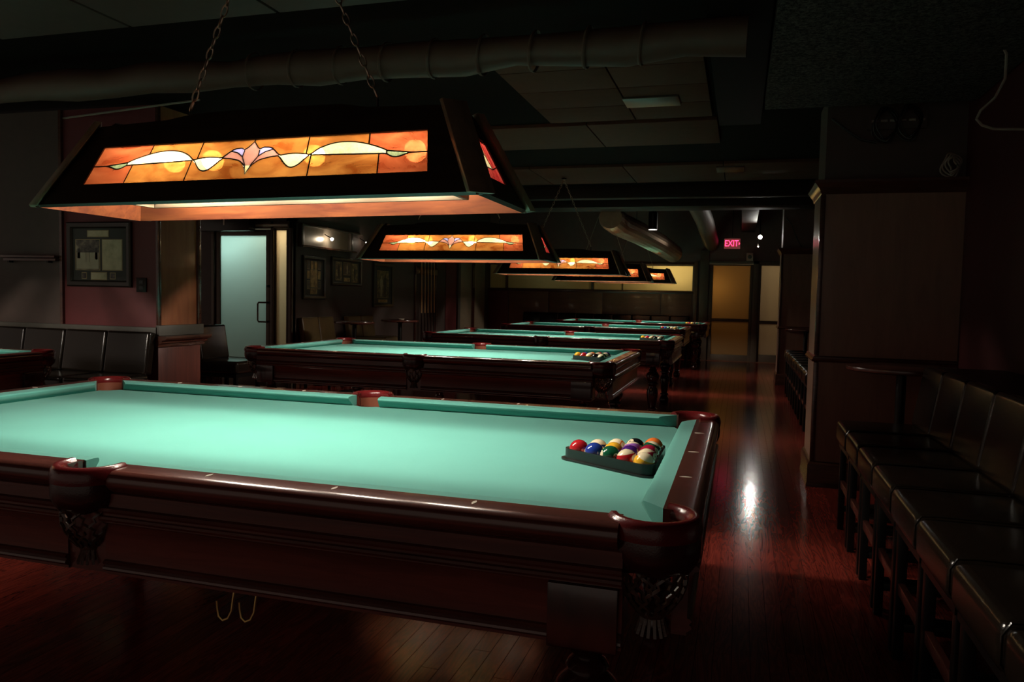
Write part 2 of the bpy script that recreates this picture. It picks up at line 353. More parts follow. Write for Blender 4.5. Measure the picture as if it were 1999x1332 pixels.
# pier at the end of that wall
pc = struct(MB().box(-2.80, -2.78, WB - .002, 3.12, 0, 2.62).box(-3.0, -2.80, WB + .12, 3.12, 0, 2.62).build('wall_pier', 'pier', smooth=False))
MB().box(-2.79, -2.755, WB - .02, 3.14, .885, .965).build('pier_band', 'grey', pc, bevel=.004)
MB().sweep([(0, .80), (.02, .80), (.03, .825), (.05, .83), (.055, .85), (.085, .855), (.095, .868), (.095, .884), (0, .884)], (-2.78, WB - .03, 0), (-2.78, 3.15, 0), (1, 0, 0)).build('pier_ledge', 'trim', pc)
MB().box(-2.80, -2.774, WB - .012, 3.122, 0, .80).build('pier_base', 'pier_lo', pc, bevel=.003)
MB().box(-2.795, -2.765, 3.085, 3.125, .965, 2.62).build('pier_corner', 'trim', pc, bevel=.004)
MB().box(-2.795, -2.77, WB - .01, WB + .02, .965, 2.62).build('pier_corner', 'trim', pc, bevel=.004)
# wall with the frosted door, facing the camera
YD = 6.45
b = MB().box(-6.8, -5.30, YD, YD + .1, 0, 2.75).box(-5.30, -4.03, YD, YD + .1, 2.14, 2.75).box(-5.30, -5.24, YD, YD + .1, 0, 2.14)
wd = struct(b.build('wall_entrance', 'wall_d', smooth=False))
for x0, x1 in ((-5.24, -5.20), (-4.345, -4.30), (-4.075, -4.03)):
    MB().box(x0, x1, YD - .03, YD + .06, 0, 2.14).build('door_jamb', 'alu', wd, bevel=.004)
MB().box(-5.24, -4.03, YD - .03, YD + .06, 2.05, 2.14).build('door_header', 'alu', wd, bevel=.004)
MB().box(-4.56, -4.085, YD - .045, YD - .03, 2.075, 2.105).build('header_strip', 'white', wd, bevel=.003)
# corridor behind it
cb_ = MB().box(-6.8, -4.13, 8.3, 8.4, 0, 2.75).box(-6.8, -6.7, YD + .1, 8.3, 0, 2.75).box(-6.8, -4.13, YD + .1, 8.3, 2.65, 2.75)
struct(cb_.build('wall_corridor', 'beige', smooth=False))
def frame_rect(mb, x0, x1, z0, z1, y0, y1, t, tb=None):
    tb = tb or t
    return mb.box(x0, x0 + t, y0, y1, z0, z1).box(x1 - t, x1, y0, y1, z0, z1).box(x0 + t, x1 - t, y0, y1, z0, z0 + tb).box(x0 + t, x1 - t, y0, y1, z1 - t, z1)
d1 = struct(frame_rect(MB(), -5.20, -4.35, .01, 2.04, YD - .005, YD + .04, .078, .26).build('door_1', 'alu', bevel=.004))
MB().box(-5.122, -4.428, YD + .012, YD + .022, .27, 1.962).build('pane', 'glass_cool', d1)
pts = [(-4.40, YD - .005, 1.105), (-4.40, YD - .06, 1.105), (-4.47, YD - .065, 1.105)]
pull = [(-4.395, YD - .005, 1.10), (-4.395, YD - .05, 1.10), (-4.50, YD - .055, 1.10), (-4.515, YD - .055, 1.08), (-4.515, YD - .055, .87), (-4.50, YD - .055, .85), (-4.395, YD - .05, .85), (-4.395, YD - .005, .85)]
MB().tube(pull, .011, 8).build('pull_handle', 'alu', d1)
MB().lathe([(.016, 0), (.016, .02)], (0, 0, 0), 12).build('lock', 'black_metal', d1).matrix_local = Matrix.Translation((-4.39, YD - .004, 1.31)) @ Matrix.Rotation(PI / 2, 4, 'X')
w1 = struct(frame_rect(MB(), -4.30, -4.075, .01, 2.05, YD - .005, YD + .04, .02, .12).build('window_1', 'alu', bevel=.003))
MB().box(-4.28, -4.095, YD + .012, YD + .022, .13, 2.03).build('pane', 'glass_warm', w1)
# long side wall with the pictures
XD = -4.03
b = MB().box(XD - .1, XD, YD, 11.75, 0, 2.9).box(XD - .1, XD, 12.18, 16, 0, 2.9).box(XD - .1, XD, 11.75, 12.18, 2.3, 2.9)
wl = struct(MB().box(XD - .1, XD, YD, 14.5, 0, 3.3).build('wall_side', 'wall_d', smooth=False))
MB().box(XD, XD + .012, 11.72, 12.30, 0, 2.6).build('wall_panel', 'wall_m', wl)
MB().box(XD, XD + .05, 12.30, 12.44, 0, 2.5).build('door_jamb', 'grey', wl, bevel=.004)
MB().box(XD, XD + .03, 12.46, 13.16, 0, 2.5).build('wall_panel', 'beige', wl, bevel=.004)
MB().box(XD, XD + .05, 13.16, 13.30, 0, 2.5).build('door_jamb', 'mahog', wl, bevel=.004)
MB().box(XD, XD + .03, 13.30, 14.02, 0, 2.5).build('wall_panel', 'beige', wl, bevel=.004)
MB().box(XD, XD + .045, YD + .01, 14.4, 0, .12).build('baseboard', 'trim', wl, bevel=.004)
# back wall
YB = 14.4
b = (MB().box(-4.13, .80, YB, YB + .1, 0, 1.43).box(-4.13, .80, YB, YB + .1, 1.985, 3.3).box(.47, .80, YB, YB + .1, 1.43, 1.985)
     .box(.80, 1.72, YB, YB + .1, 2.06, 3.3).box(1.72, 1.80, YB, YB + .1, 0, 3.3).box(1.80, 2.4, YB, YB + .1, 2.06, 3.3).box(2.4, 3.2, YB, YB + .1, 0, 3.3))
bw = struct(b.build('wall_back', 'wall_p', smooth=False))
xs = [-4.03, -3.55, -2.62, -1.42, -.17, .47]
for i in range(5):
    MB().box(xs[i] + .008, xs[i + 1] - .008, YB - .02, YB, .1, 1.38).build('wall_panel', 'wall_m' if i == 0 else 'backpan', bw, bevel=.004)
MB().box(-4.03, .50, YB - .04, YB, 1.38, 1.43).build('window_sill', 'trim', bw, bevel=.004)
MB().box(-4.03, .50, YB - .03, YB, 1.985, 2.04).build('window_head', 'trim', bw, bevel=.004)
MB().box(.50, .58, YB - .05, YB, 0, 2.06).build('pilaster', 'backpan', bw, bevel=.004)
MB().box(.62, .80, YB - .06, YB, 0, 2.3).build('door_jamb', 'alu', bw, bevel=.004)
MB().box(1.68, 1.80, YB - .05, YB, 0, 2.08).build('door_jamb', 'alu', bw, bevel=.004)
MB().box(.80, 2.4, YB - .05, YB, 2.02, 2.08).build('door_header', 'alu', bw, bevel=.004)
w2 = struct(MB().box(-4.02, .47, YB + .06, YB + .09, 1.43, 1.445).box(-4.02, .47, YB + .06, YB + .09, 1.97, 1.985).build('window_2', 'alu', smooth=False))
mul = [-4.02, -3.62, -1.66, -1.0, .47]
for i in range(4):
    MB().box(mul[i] + .004, mul[i + 1] - .004, YB + .07, YB + .08, 1.445, 1.97).build('pane', 'glass_cream', w2)
for i, wdt in ((1, .05), (2, .05), (3, .012)):
    MB().box(mul[i] - wdt / 2, mul[i] + wdt / 2, YB + .02, YB + .095, 1.445, 1.97).build('mullion', 'alu', w2)
struct(MB().box(-4.1, .56, 15.7, 15.75, 1.0, 2.5).box(-4.1, .56, YB + .1, 15.7, 2.45, 2.5).box(-4.1, .56, YB + .1, 15.7, 1.0, 1.05).box(-4.15, -4.1, YB + .1, 15.7, 1.0, 2.5).box(.51, .56, YB + .1, 15.7, 1.0, 2.5).build('wall_backroom', 'beige', smooth=False))
d2 = struct(MB().box(.80, .885, YB - .01, YB + .04, .01, 2.01).box(1.625, 1.68, YB - .01, YB + .04, .01, 2.01).box(.885, 1.625, YB - .01, YB + .04, .01, .135)
            .box(.885, 1.625, YB - .01, YB + .04, .83, .885).box(.885, 1.625, YB - .01, YB + .04, 1.985, 2.01).build('door_2', 'alu', bevel=.004))
MB().box(.885, 1.625, YB + .012, YB + .022, .135, .83).build('pane', 'glass_amber', d2)
MB().box(.885, 1.625, YB + .012, YB + .022, .885, 1.985).build('pane', 'glass_amber', d2)
w3 = struct(MB().box(1.80, 1.84, YB - .01, YB + .04, .01, 2.02).box(2.36, 2.4, YB - .01, YB + .04, .01, 2.02).box(1.84, 2.36, YB - .01, YB + .04, .01, .16)
            .box(1.84, 2.36, YB - .02, YB + .04, .80, .86).box(1.84, 2.36, YB - .01, YB + .04, 1.99, 2.02).build('window_3', 'alu', bevel=.004))
MB().box(1.84, 2.36, YB + .012, YB + .022, .16, .80).build('pane', 'glass_warm', w3)
MB().box(1.84, 2.36, YB + .012, YB + .022, .86, 1.99).build('pane', 'glass_warm', w3)
struct(MB().box(.6, 3.2, 16.4, 16.5, 0, 3.3).box(.56, .6, YB + .1, 16.4, 0, 3.3).box(.6, 3.2, YB + .1, 16.4, 2.6, 2.65).build('wall_lobby', 'beige', smooth=False))
# right wall, ledge and columns
wr = struct(MB().box(2.80, 2.92, -4.2, 14.5, 0, 3.3).build('wall_right', 'wall_r', smooth=False))
MB().box(2.50, 2.80, -4.0, 2.41, 0, .885).build('wainscot', 'wall_r', wr, smooth=False)
MB().box(2.47, 2.80, -4.0, 2.41, .885, .91).build('wainscot_cap', 'black_metal', wr, bevel=.005)
MB().box(2.50, 2.80, 3.9, 9.1, 0, .885).build('wainscot', 'wall_r', wr, smooth=False)
def column(name, x0, x1, y0, y1, ztop):
    c = struct(MB().box(x0, x1, y0, y1, 0, ztop).build(name, 'col', smooth=False))
    e = .012
    def band(nm, prof, mat):
        m = MB()
        P = [(x0, y1), (x0, y0), (x1, y0)]
        ring = lambda d, z: [(x0 - d, y1, z), (x0 - d, y0 - d, z), (x1, y0 - d, z), (x1, y0 + .02, z), (x0 + .02, y0 + .02, z), (x0 + .02, y1, z)]
        m.loft([ring(d, z) for d, z in prof]); return m.build(nm, mat, c)
    band('base_moulding', [(.028, 0), (.028, .02), (.022, .03), (.022, .15), (.012, .165), (.004, .172)], 'trim')
    band('chair_rail', [(.004, .845), (.02, .85), (.024, .862), (.014, .872), (.014, .88), (.004, .888)], 'trim')
    band('crown', [(.004, 1.965), (.012, 1.975), (.014, 1.99), (.045, 2.03), (.052, 2.035), (.052, 2.055), (.004, 2.06)], 'trim')
    for (px, py) in ((x0, y0),):
        MB().box(px - .008, px + .022, py - .008, py + .022, .89, 1.965).build('corner_bead', 'trim', c, bevel=.004)
        MB().box(px - .008, px + .022, py - .008, py + .022, .17, .845).build('corner_bead', 'trim', c, bevel=.004)
    return c
column('wall_column', 1.95, 2.80, 3.36, 3.90, 2.06)
column('wall_column', 2.02, 2.80, 10.0, 10.55, 2.06)
struct(MB().box(1.965, 2.80, 3.40, 3.88, 2.06, 2.62).build('wall_bulkhead', 'wall_d', smooth=False))
struct(MB().box(2.03, 2.80, 10.03, 10.5, 2.06, 2.7).build('wall_bulkhead', 'wall_p', smooth=False))

# ceiling: low panels, dark beams, high void at the back
ce = struct(MB().box(-7, 3.0, -4.2, 9.4, 2.66, 2.78).box(-7, 3.0, 9.3, 16, 3.3, 3.4).box(-7, 3.0, 9.3, 9.4, 2.66, 3.3).build('ceiling', 'ceil_dk', smooth=False))
def cpan(x0, x1, y0, y1, z=2.63, mat='ceil'):
    return MB().box(x0, x1, y0, y1, z, z + .03).build('ceiling_panel', mat, ce, bevel=.003)
for i in range(4):
    for (x0, x1) in ((-.05, .62), (.63, 1.20)):
        cpan(x0, x1, 2.05 + i * .46, 2.50 + i * .46)
for k in range(7): cpan(-5.9 + k * 1.02, -4.89 + k * 1.02, 4.0, 4.9)
for k in range(8): cpan(-5.9 + k * 1.02, -4.89 + k * 1.02, 5.97, 7.1)
for k in range(7): cpan(-6.2 + k * .9, -5.32 + k * .9, .25, 1.25, mat='wall_d')
for (x0, x1, y0, y1, z0) in ((-6.9, 2.9, 7.45, 7.62, 2.50), (-6.9, 2.9, 8.40, 8.92, 2.50), (1.25, 1.55, -4, 3.9, 2.56)):
    struct(MB().box(x0, x1, y0, y1, z0, 2.66).build('trim_1', 'ceil_dk' if x0 > 0 else 'beam', bevel=.008))
MB().box(1.56, 2.79, .6, 3.2, 2.50, 2.66).build('soffit', 'popcorn', ce)
MB().box(1.60, 2.79, -3.0, .55, 2.46, 2.66).build('soffit', 'popcorn', ce)

# lights behind the frosted glass (rooms beyond)
def point(name, loc, e, c, r=.08):
    l = bpy.data.lights.new(name, 'POINT'); l.energy = e; l.color = c; l.shadow_soft_size = r
    o = bpy.data.objects.new(name, l); col.objects.link(o); o.location = loc; return o
point('corridor_light', (-5.10, 6.98, 2.20), 42., (.80, 1., .95))
point('corridor_light', (-4.24, 6.80, 2.22), 14., (1., .84, .62))
point('backroom_light', (.10, 14.95, 2.0), 14., (1., .84, .52))
point('backroom_light', (-2.6, 15.2, 1.9), 1.0, (.85, 1., .85))
point('lobby_light', (.92, 14.85, 1.55), 4.0, (1., .80, .48))
point('lobby_light', (2.1, 15.4, 2.1), 6., (1., .84, .62))

# ================================================================ POOL TABLES
ZR = .820; ZB = .778
def arc(c, r, a0, a1, n): return [(c[0] + r * math.cos(a0 + (a1 - a0) * i / n), c[1] + r * math.sin(a0 + (a1 - a0) * i / n)) for i in range(n + 1)]
def bed_mesh():
    X, Y = 1.30, .665; rc, rs = .066, .064
    cc = (1.307, .672); cs = (0, .712)
    q = []
    # walk counter-clockwise starting at right side going up
    def corner(sx, sy):
        c = (sx * cc[0], sy * cc[1])
        dy = math.sqrt(rc ** 2 - (cc[0] - X) ** 2); dx = math.sqrt(rc ** 2 - (cc[1] - Y) ** 2)
        p1 = (sx * X, sy * (cc[1] - dy)); p2 = (sx * (cc[0] - dx), sy * Y)
        a1 = math.atan2(p1[1] - c[1], p1[0] - c[0]); a2 = math.atan2(p2[1] - c[1], p2[0] - c[0])
        da = (a2 - a1 + PI) % (2 * PI) - PI
        A = arc(c, rc, a1, a1 + da, 8)
        return A
    def side(sy):
        c = (0, sy * cs[1]); dx = math.sqrt(max(0, rs ** 2 - (cs[1] - Y) ** 2))
        a0 = math.atan2(sy * (Y - cs[1]), dx); a1 = math.atan2(sy * (Y - cs[1]), -dx)
        da = (a1 - a0 + PI) % (2 * PI) - PI
        return arc(c, rs, a0, a0 + da, 8)
    q += corner(1, 1) + side(1) + corner(-1, 1)[::-1] + corner(-1, -1) + side(-1)[::-1] + corner(1, -1)[::-1]
    return MB().prism(q, ZB - .03, ZB).mesh('bed', 'cloth', smooth=False)
CU = [(0, .811), (.004, .8165), (.02, .8185), (.051, .8195), (.051, ZB), (.030, ZB), (.002, .806)]   # cushion section (d, z)
def cushion_mesh(axis, a0, a1, k0, k1, base, sgn):
    """a0..a1: nose extent; k: slope of the facing at each end; base: nose offset"""
    rings = []
    for (a, k) in ((a0, k0), (a1, k1)):
        r = []
        for d, z in CU:
            t = a + k * d; o_ = sgn * (base + d)
            r.append((t, o_, z) if axis == 'x' else (o_, t, z))
        rings.append(r)
    return MB().loft(rings).mesh('cushion', 'cloth', angle=50)
RP = [(.051, .8205), (.104, .8205), (.115, .8175), (.123, .811), (.1275, .801), (.1275, .788), (.121, .776), (.112, .769), (.051, .769)]
AP = [(.111, .769), (.117, .766), (.117, .736), (.126, .7335), (.129, .728), (.126, .7225), (.119, .720), (.119, .715), (.1245, .713), (.127, .708), (.1245, .703), (.116, .701), (.116, .697), (.108, .694),
      (.106, .69), (.106, .607), (.112, .605), (.1155, .601), (.112, .597), (.110, .594), (.1145, .591), (.1155, .586), (.111, .582), (.105, .578), (.105, .572), (.075, .572), (.075, .769)]
def pocket_parts(kind):
    """leather pocket drawn at the origin, its mouth towards -x"""
    half = math.radians(118 if kind == 'corner' else 104)
    ri, ro = (.064, .094) if kind == 'corner' else (.061, .090)
    n = 18
    # rim: a rounded roll of leather around the mouth
    prof = [(ri - .002, .806), (ri + .001, .820), (ri + .009, .829), (ri + .019, .829), (ro - .004, .821), (ro + .001, .806), (ro - .001, .790), (ri + .004, .790)]
    rings = []
    for i in range(n + 1):
        a = -half + 2 * half * i / n
        rings.append([(r * math.cos(a), r * math.sin(a), z) for r, z in prof])
    rim = MB().loft(rings).mesh('pocket_rim', 'pocket', angle=60)
    # stitched lip tabs at both ends
    # outer drop of leather
    po = [(ro - .003, .792), (ro - .001, .775), (ro - .002, .755), (ro - .008, .738), (ro - .020, .724), (ro - .028, .722), (ro - .018, .736), (ro - .010, .750), (ro - .009, .792)]
    rings = []
    for i in range(n + 1):
        a = -half * .93 + 2 * half * .93 * i / n
        wob = .004 * math.cos(6 * a)
        rings.append([(r * math.cos(a), r * math.sin(a), z + (wob if z < .73 else 0)) for r, z in po])
    drop = MB().loft(rings).mesh('pocket_drop', 'drop', angle=60)
    pl = [(ri, .812), (ri + .001, .775), (ri - .004, .735), (ri + .004, .735), (ri + .006, .775), (ri + .005, .812)]
    rings = []
    for i in range(n + 1):
        a = -half * 1.02 + 2 * half * 1.02 * i / n
        rings.append([(r * math.cos(a), r * math.sin(a), z) for r, z in pl])
    liner = MB().loft(rings).mesh('pocket_liner', 'liner', angle=60)
    # lattice net hanging below, with a fringe
    net = MB()
    def surf(u, t):
        r = .066 * (1 - .10 * t) if t < .45 else .0630 - .034 * ((t - .45) / .55) ** 1.6
        return Vector((.004 + r * math.cos(u), r * math.sin(u), .748 - .116 * t))
    N = 9; TW = 2 * PI / N * 2.0
    for k in range(N):
        for s in (-1, 1):
            net.tube([surf(2 * PI * k / N + s * (TW * t / 12. + .10 * math.sin(2 * PI * t / 12. * 4)), t / 12.) for t in range(13)], .0040, 4)
    for k in range(14):
        a = 2 * PI * k / 14
        net.tube([(.004 + .020 * math.cos(a), .020 * math.sin(a), .632), (.004 + .022 * math.cos(a), .022 * math.sin(a), .615), (.004 + .030 * math.cos(a), .030 * math.sin(a), .590)], .0042, 4)
    net.lathe([(.027, .640), (.030, .633), (.026, .625)], (.004, 0, 0), 10)
    netm = net.mesh('net', 'net', angle=60)
    return rim, drop, liner, netm
PK = {k: pocket_parts(k) for k in ('corner', 'side')}
def make_table():
    t = empty('pool_table')
    obj('bed', bed_mesh(), t)
    cx0, cx1 = .066, 1.185; ky = .55
    for sy in (1, -1):
        for sx in (1, -1):
            m = cushion_mesh('x', cx0, cx1, -.22, 1.2, .635, sy)
            if sx < 0: m = cushion_mesh('x', -cx1, -cx0, -1.2, .22, .635, sy)
            obj('cushion', m, t)
            r = MB().sweep(RP, (sx * .060, sy * .635, 0), (sx * 1.252, sy * .635, 0), (0, sy, 0)).build('rail', 'mahog', t)
            ap = MB().sweep(AP, (sx * .055, sy * .635, 0), (sx * 1.262, sy * .635, 0), (0, sy, 0)).build('apron', 'mahog', t, angle=30)
            ap2 = MB().box(min(sx * .0, sx * .055), max(sx * .0, sx * .055), min(sy * .70, sy * .735), max(sy * .70, sy * .735), .572, .768).build('apron_block', 'mahog', t)
    for sx in (1, -1):
        obj('cushion', cushion_mesh('y', -.550, .550, -1.2, 1.2, 1.27, sx), t)
        MB().sweep(RP, (sx * 1.27, -.617, 0), (sx * 1.27, .617, 0), (sx, 0, 0)).build('rail', 'mahog', t)
        MB().sweep(AP, (sx * 1.27, -.628, 0), (sx * 1.27, .628, 0), (sx, 0, 0)).build('apron', 'mahog', t, angle=30)
    # sights
    def lens(rot):
        p = [(-.0145, 0), (-.007, .0034), (0, .0046), (.007, .0034), (.0145, 0), (.007, -.0034), (0, -.0046), (-.007, -.0034)]
        m = MB().prism(p if rot else [(y, x) for x, y in p], 0, .0012); return m.mesh('sight', 'sight', smooth=False)
    l1, l0 = lens(True), lens(False)
    D = .0755
    for sy in (1, -1):
        for i in (-3, -2, -1, 1, 2, 3): obj('sight', l0, t).location = (i * .3175, sy * (.635 + D), ZR + .0002)
    for sx in (1, -1):
        for i in (-1, 0, 1): obj('sight', l1, t).location = (sx * (1.27 + D), i * .3175, ZR + .0002)
    # pockets
    for (px, py, kind) in ((1, 1, 'corner'), (1, -1, 'corner'), (-1, 1, 'corner'), (-1, -1, 'corner'), (0, 1, 'side'), (0, -1, 'side')):
        if kind == 'corner': loc = (px * 1.309, py * .674, 0); ang = math.atan2(py, px)
        else: loc = (0, py * .722, 0); ang = py * PI / 2
        mw = Matrix.Translation(loc) @ Matrix.Rotation(ang, 4, 'Z')
        rim, drop, liner, netm = PK[kind]
        p = obj('pocket', rim, t, mw)
        for m in (drop, liner, netm): obj(m.name.split('.')[0], m, p)
    # legs: square block and turned leg at each corner
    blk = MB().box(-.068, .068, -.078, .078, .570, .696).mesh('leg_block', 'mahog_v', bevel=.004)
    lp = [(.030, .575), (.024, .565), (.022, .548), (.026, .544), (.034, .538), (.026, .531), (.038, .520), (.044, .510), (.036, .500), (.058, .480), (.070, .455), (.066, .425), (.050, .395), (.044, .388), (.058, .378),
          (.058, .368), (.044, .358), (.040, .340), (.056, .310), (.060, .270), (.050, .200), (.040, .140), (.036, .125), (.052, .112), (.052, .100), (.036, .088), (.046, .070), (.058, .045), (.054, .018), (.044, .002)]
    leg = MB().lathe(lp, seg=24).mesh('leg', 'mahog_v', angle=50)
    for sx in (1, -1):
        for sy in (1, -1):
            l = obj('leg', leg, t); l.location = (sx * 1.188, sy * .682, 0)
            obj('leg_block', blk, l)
    # corner posts behind the pockets, and an added unseen box under the bed that blocks light
    for sx in (1, -1):
        for sy in (1, -1):
            MB().lathe([(.055, .60), (.058, .63), (.058, .772), (.05, .776)], (sx * 1.292, sy * .657, 0), 14, True).build('corner_block', 'mahog_v', t) if False else None
    MB().box(-1.19, 1.19, -.56, .56, .575, .752).build('slate_frame', 'mahog', t, smooth=False)
    return t
tbl = make_table()
TB = [((0, 0, 0), 0, 'nearest pool table with bright green cloth, mahogany rails and a full rack of balls'),
      ((-.71, 3.49, 0), 0, 'second pool table behind the nearest one, dark apron side facing the camera'),
      ((-.58, 6.55, 0), 0, 'third pool table in the receding row, in front of the two farthest tables'),
      ((-.69, 9.85, 0), 0, 'fourth pool table in the row, between the third table and the farthest one'),
      ((-.50, 12.7, 0), 0, 'farthest pool table in the row, in front of the back wall bench'),
      ((-3.56, .42, 0), PI / 2 + .03, 'pool table at the left edge standing before the long leather bench')]
tables = []
for i, (loc, rz, lab) in enumerate(TB):
    o = tbl if i == 0 else copy_tree(tbl)
    o.location = loc; o.rotation_euler = (0, 0, rz); tag(o, lab, 'pool table', 'pool tables'); tables.append(o)
# bridge hook under the near side of the nearest table
HX = .09
hk = [(.290, -.70, .572), (.288, -.705, .545), (.287, -.71, .515), (.279, -.712, .498), (.266, -.713, .492), (.255, -.713, .500), (.251, -.713, .520), (.250, -.713, .535)]
h = MB().tube([(a + HX, b_, c) for a, b_, c in hk], .0032, 6).mesh('cue_hook', 'brass')
obj('cue_hook', h, tables[0]); o = obj('cue_hook', h, tables[0]); o.location = (.045, .02, -.005); o.rotation_euler = (0, 0, 0)

# ================================================================ TABLE LAMPS
LL, LW, LH, IN = .745, .225, .262, .130      # half length, half width, height, inset at the top
def face_pt(u, t, kind, off=0.):
    """u in -1..1 across the face (outer bottom edge = 1), t 0..1 up the slope; long face looks to -y"""
    if kind == 'long':
        x = u * (LL - IN * t); y = -(LW - IN * t); n = Vector((0, -LH, IN)).normalized()
        p = Vector((x, y, LH * t))
    else:
        y = u * (LW - IN * t); x = LL - IN * t; n = Vector((LH, 0, IN)).normalized()
        p = Vector((x, y, LH * t))
    return p + n * off
def board(mb, pts, kind, th=.016):
    mb.loft([[face_pt(u, t, kind, 0) for u, t in pts], [face_pt(u, t, kind, -th) for u, t in pts]])
def face_frame(kind):
    mb = MB(); t0, t1 = .24, .72
    if kind == 'long': g0, g1 = .812, .850
    else: g0, g1 = .50, .56
    N = 14
    board(mb, [(-1, 0), (1, 0), (1, t0), (-1, t0)], kind)
    board(mb, [(-1, t0), (-g0, t0), (-g1, t1), (-1, t1)], kind); board(mb, [(g0, t0), (1, t0), (1, t1), (g1, t1)], kind)
    crest = [(1 - 2 * i / N, 1.0 + .06 * math.sin(PI * i / N) + (.05 if 3 < i < N - 3 else 0.)) for i in range(N + 1)]
    board(mb, [(-1, t1), (1, t1)] + crest, kind)
    return mb.mesh('side_panel' if kind == 'long' else 'end_panel', None)
def lamp_boards(kind):
    me = face_frame(kind); me.materials.append(M['lamp_out']); me.materials.append(M['lamp_wood'])
    # inward-looking faces and lower edge show the cherry lining
    nrm = Vector((0, -LH, IN)).normalized() if kind == 'long' else Vector((LH, 0, IN)).normalized()
    for p in me.polygons:
        if p.normal.dot(nrm) < -.5: p.material_index = 1
    return me
# stained glass laid out in (s -1..1, t 0..1) of the glass opening
def smp(pts, a):
    for (a0, v0), (a1, v1) in zip(pts, pts[1:]):
        if a0 <= a <= a1: return v0 + (v1 - v0) * (a - a0) / (a1 - a0)
    return pts[-1][1]
def TB_curve(s):
    a = abs(s)
    if a < .17:
        T = smp([(0, .95), (.045, .73), (.06, .80), (.11, .785), (.13, .73), (.17, .58)], a); B = smp([(0, .13), (.012, .28), (.02, .34), (.06, .48), (.12, .54), (.17, .56)], a)
    elif a < .36:
        k = (a - .17) / .19; T = .56 + .05 * math.sin(PI * k) - .02 * k; B = .55 - .30 * math.sin(PI * min(1, k * 1.05)) ** 1.2 - .0 * k
        B = min(B, T - .004)
    elif a < .78:
        k = (a - .36) / .42; T = .54 + .28 * math.sin(PI * k ** .8) ** .8 + .02 * k; B = .54 - .05 * k
    elif a < .92:
        k = (a - .78) / .14; T = .56 - .07 * k; B = .49 - .16 * math.sin(PI * k) * (1 - k)
    else: T = B = .49
    return T, B
def gmap(s, t, kind, off=0.):
    t0, t1 = .24, .72
    if kind == 'long': g = .812 + (.850 - .812) * t
    else: g = .50 + .06 * t
    return face_pt(s * g, t0 + (t1 - t0) * t, kind, off)
def pane(parent, poly, mat, kind):
    mb = MB().loft([[gmap(s, t, kind, -.004) for s, t in poly], [gmap(s, t, kind, -.0075) for s, t in poly]])
    o = mb.build('pane', mat, parent, smooth=False); me = o.data; me.materials.append(M['clear_g'])
    nrm = Vector((0, -LH, IN)).normalized() if kind == 'long' else Vector((LH, 0, IN)).normalized()
    for p in me.polygons:
        if p.normal.dot(nrm) < .5: p.material_index = 1
    return o
